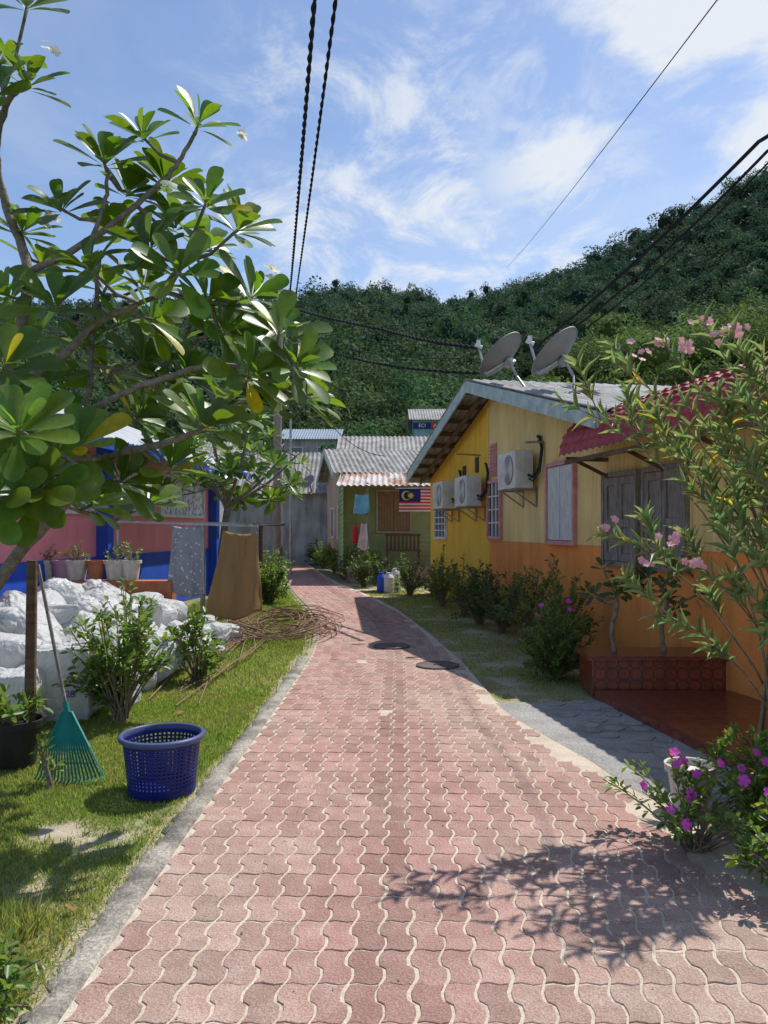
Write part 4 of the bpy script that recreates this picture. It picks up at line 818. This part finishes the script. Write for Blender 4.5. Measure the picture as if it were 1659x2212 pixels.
while y<275:
    sp=4.1+y*.002; x=-.60*y-12
    while x<.62*y+14:
        cs.append((x+rng.uniform(-2,2),y+rng.uniform(-2,2))); x+=sp
    y+=sp*.95
cs=np.array(cs); rd=rng.uniform(1.7,3.7,len(cs))*np.where(rng.random(len(cs))<.12,1.35,1); z=hz_(cs[:,0],cs[:,1])+rd*.8+rng.uniform(-1,3.4,len(cs))
Cn=np.column_stack([cs,z]); cl=np.ones((len(cs),3))*rng.uniform(.65,1.3,(len(cs),1)); cl[:,0]*=rng.uniform(.7,1.3,len(cs)); hazy=np.clip((cs[:,1]-80)/180,0,1)[:,None]; cl=cl*(1-.25*hazy)+hazy*np.array([.12,.27,.95])  # aerial haze painted into the crown colours, bluer with distance
nr_=cs[:,1]<115
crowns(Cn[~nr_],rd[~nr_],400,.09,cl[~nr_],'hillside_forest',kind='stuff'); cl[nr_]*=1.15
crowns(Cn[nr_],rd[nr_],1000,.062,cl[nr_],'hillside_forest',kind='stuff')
# emergent trees: tall narrow crowns with pale trunks along the ridge
ei=rng.choice(np.where(cs[:,1]>140)[0],110,replace=False); ec=[];er=[];g=G()
for i in ei:
    x,y=cs[i]; zb=float(hz_(x,y)); h=rng.uniform(6,10)
    g.tube([(x,y,zb),(x+.3,y,zb+h)],[.28,.15],5,cap=False)
    for k in range(3): ec.append((x+rng.uniform(-1,1),y+rng.uniform(-1,1),zb+h-k*1.6+rng.uniform(-.4,.6))); er.append(rng.uniform(1.2,2.2))
mk(g,'forest_trunks',M('pale_trunk',(.3,.28,.24)),kind='stuff'); ec=np.array(ec); er=np.array(er)
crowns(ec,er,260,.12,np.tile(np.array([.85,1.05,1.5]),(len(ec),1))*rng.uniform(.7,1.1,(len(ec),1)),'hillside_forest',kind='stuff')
cc=[];rr_=[]
for i in range(240):
    y=rng.uniform(60,88); px=rng.uniform(560,1750); x=(px-829.5)/F*y; top=np.interp(px,[560,700,850,1000,1150,1300,1450,1659,1800],[7,9,11,13,18,24,26,26,26])*y/85*1.05
    cc.append((x,y,rng.uniform(.25,1)*top-2)); rr_.append(rng.uniform(1.5,3.2))
cc=np.array(cc);rr_=np.array(rr_); c3=np.ones((240,3))*rng.uniform(.9,1.9,(240,1))*np.array([1.25,1.15,.9])
crowns(cc,rr_,1000,.062,c3,'woodland',kind='stuff')
# ---------------- light, sky
sc=bpy.context.scene; sd_=Vector((.42,.45,1)).normalized()
lt=bpy.data.lights.new('sun','SUN'); lt.energy=5.0; lt.angle=math.radians(.5); lt.color=(1,.96,.9); so=bpy.data.objects.new('sun',lt); COL.objects.link(so); so.rotation_euler=(-sd_).to_track_quat('-Z','Y').to_euler()
w=bpy.data.worlds.new('World'); sc.world=w; w.use_nodes=True; nt=w.node_tree; L_=nt.links.new; bg=nt.nodes['Background']
sky=nd(nt,'ShaderNodeTexSky',sky_type='NISHITA'); sky.sun_disc=False; sky.sun_elevation=math.asin(sd_.z); sky.sun_rotation=math.atan2(sd_.x,sd_.y); sky.air_density=1.0; sky.dust_density=.6; sky.ozone_density=1.5
tc=nd(nt,'ShaderNodeTexCoord'); sx=nd(nt,'ShaderNodeSeparateXYZ'); L_(tc.outputs['Generated'],sx.inputs[0])
def mth(op,a_,b_=None):
    n=nd(nt,'ShaderNodeMath',operation=op)
    for i,q in enumerate((a_,b_)):
        if q is None: continue
        if isinstance(q,(int,float)): n.inputs[i].default_value=q
        else: L_(q,n.inputs[i])
    return n.outputs[0]
zc=mth('ADD',mth('MAXIMUM',sx.outputs['Z'],0),.12); cb=nd(nt,'ShaderNodeCombineXYZ'); L_(mth('DIVIDE',sx.outputs['X'],zc),cb.inputs[0]); L_(mth('DIVIDE',sx.outputs['Y'],zc),cb.inputs[1])
def noi(s,det,r,dist,off):
    mp=nd(nt,'ShaderNodeMapping'); mp.inputs['Location'].default_value=off; mp.inputs['Scale'].default_value=(1,.8,1); L_(cb.outputs[0],mp.inputs['Vector'])
    n=nd(nt,'ShaderNodeTexNoise'); n.inputs['Scale'].default_value=s; n.inputs['Detail'].default_value=det; n.inputs['Roughness'].default_value=r; n.inputs['Distortion'].default_value=dist; L_(mp.outputs[0],n.inputs['Vector']); return n.outputs['Fac']
def mr(x,a_,b_,c_,d_):
    n=nd(nt,'ShaderNodeMapRange',interpolation_type='SMOOTHSTEP'); L_(x,n.inputs[0])
    for i,v_ in enumerate((a_,b_,c_,d_)): n.inputs[i+1].default_value=v_
    return n.outputs[0]
def lobe(v_,c0,c1):
    n=nd(nt,'ShaderNodeVectorMath',operation='DOT_PRODUCT'); nm=nd(nt,'ShaderNodeVectorMath',operation='NORMALIZE'); L_(tc.outputs['Generated'],nm.inputs[0]); L_(nm.outputs[0],n.inputs[0]); n.inputs[1].default_value=Vector(v_).normalized(); return mr(n.outputs['Value'],c0,c1,0,1)
thin=mth('MULTIPLY',mr(noi(.9,8,.62,.6,(3,1,0)),.40,.8,0,1),.45)
wisp=mth('MULTIPLY',mth('MULTIPLY',mr(noi(4.2,9,.68,.5,(7,2,0)),.42,.68,0,1),lobe((.03,1,.38),.94,.99)),.75)
big=mth('MULTIPLY',mr(noi(2.2,9,.62,.3,(1,5,0)),.40,.58,0,1),lobe((.42,1,.60),.955,.99))
msk=mth('MINIMUM',mth('ADD',mth('MAXIMUM',wisp,big),mth('MULTIPLY',thin,.8)),.93)
tint=nd(nt,'ShaderNodeMix',data_type='RGBA',blend_type='MULTIPLY'); tint.inputs['Factor'].default_value=1; L_(sky.outputs[0],tint.inputs['A']); tint.inputs['B'].default_value=(.92,.96,1.03,1)
mx=nd(nt,'ShaderNodeMix',data_type='RGBA'); L_(msk,mx.inputs['Factor']); L_(tint.outputs['Result'],mx.inputs['A']); mx.inputs['B'].default_value=(5.5,5.8,6.2,1)
L_(mx.outputs['Result'],bg.inputs['Color']); bg.inputs['Strength'].default_value=.15
cam=bpy.data.cameras.new('camera'); co=bpy.data.objects.new('camera',cam); COL.objects.link(co); co.location=(0,0,1.6); co.rotation_euler=(math.pi/2,0,0)
cam.sensor_fit='VERTICAL'; cam.sensor_height=24; cam.lens=24*F/2212; cam.shift_y=(1141-1106)/2212; cam.clip_end=3000; cam.clip_start=.05; sc.camera=co
sc.view_settings.view_transform='Standard'; sc.view_settings.look='None'; sc.view_settings.exposure=0
print('sacks',cnt)
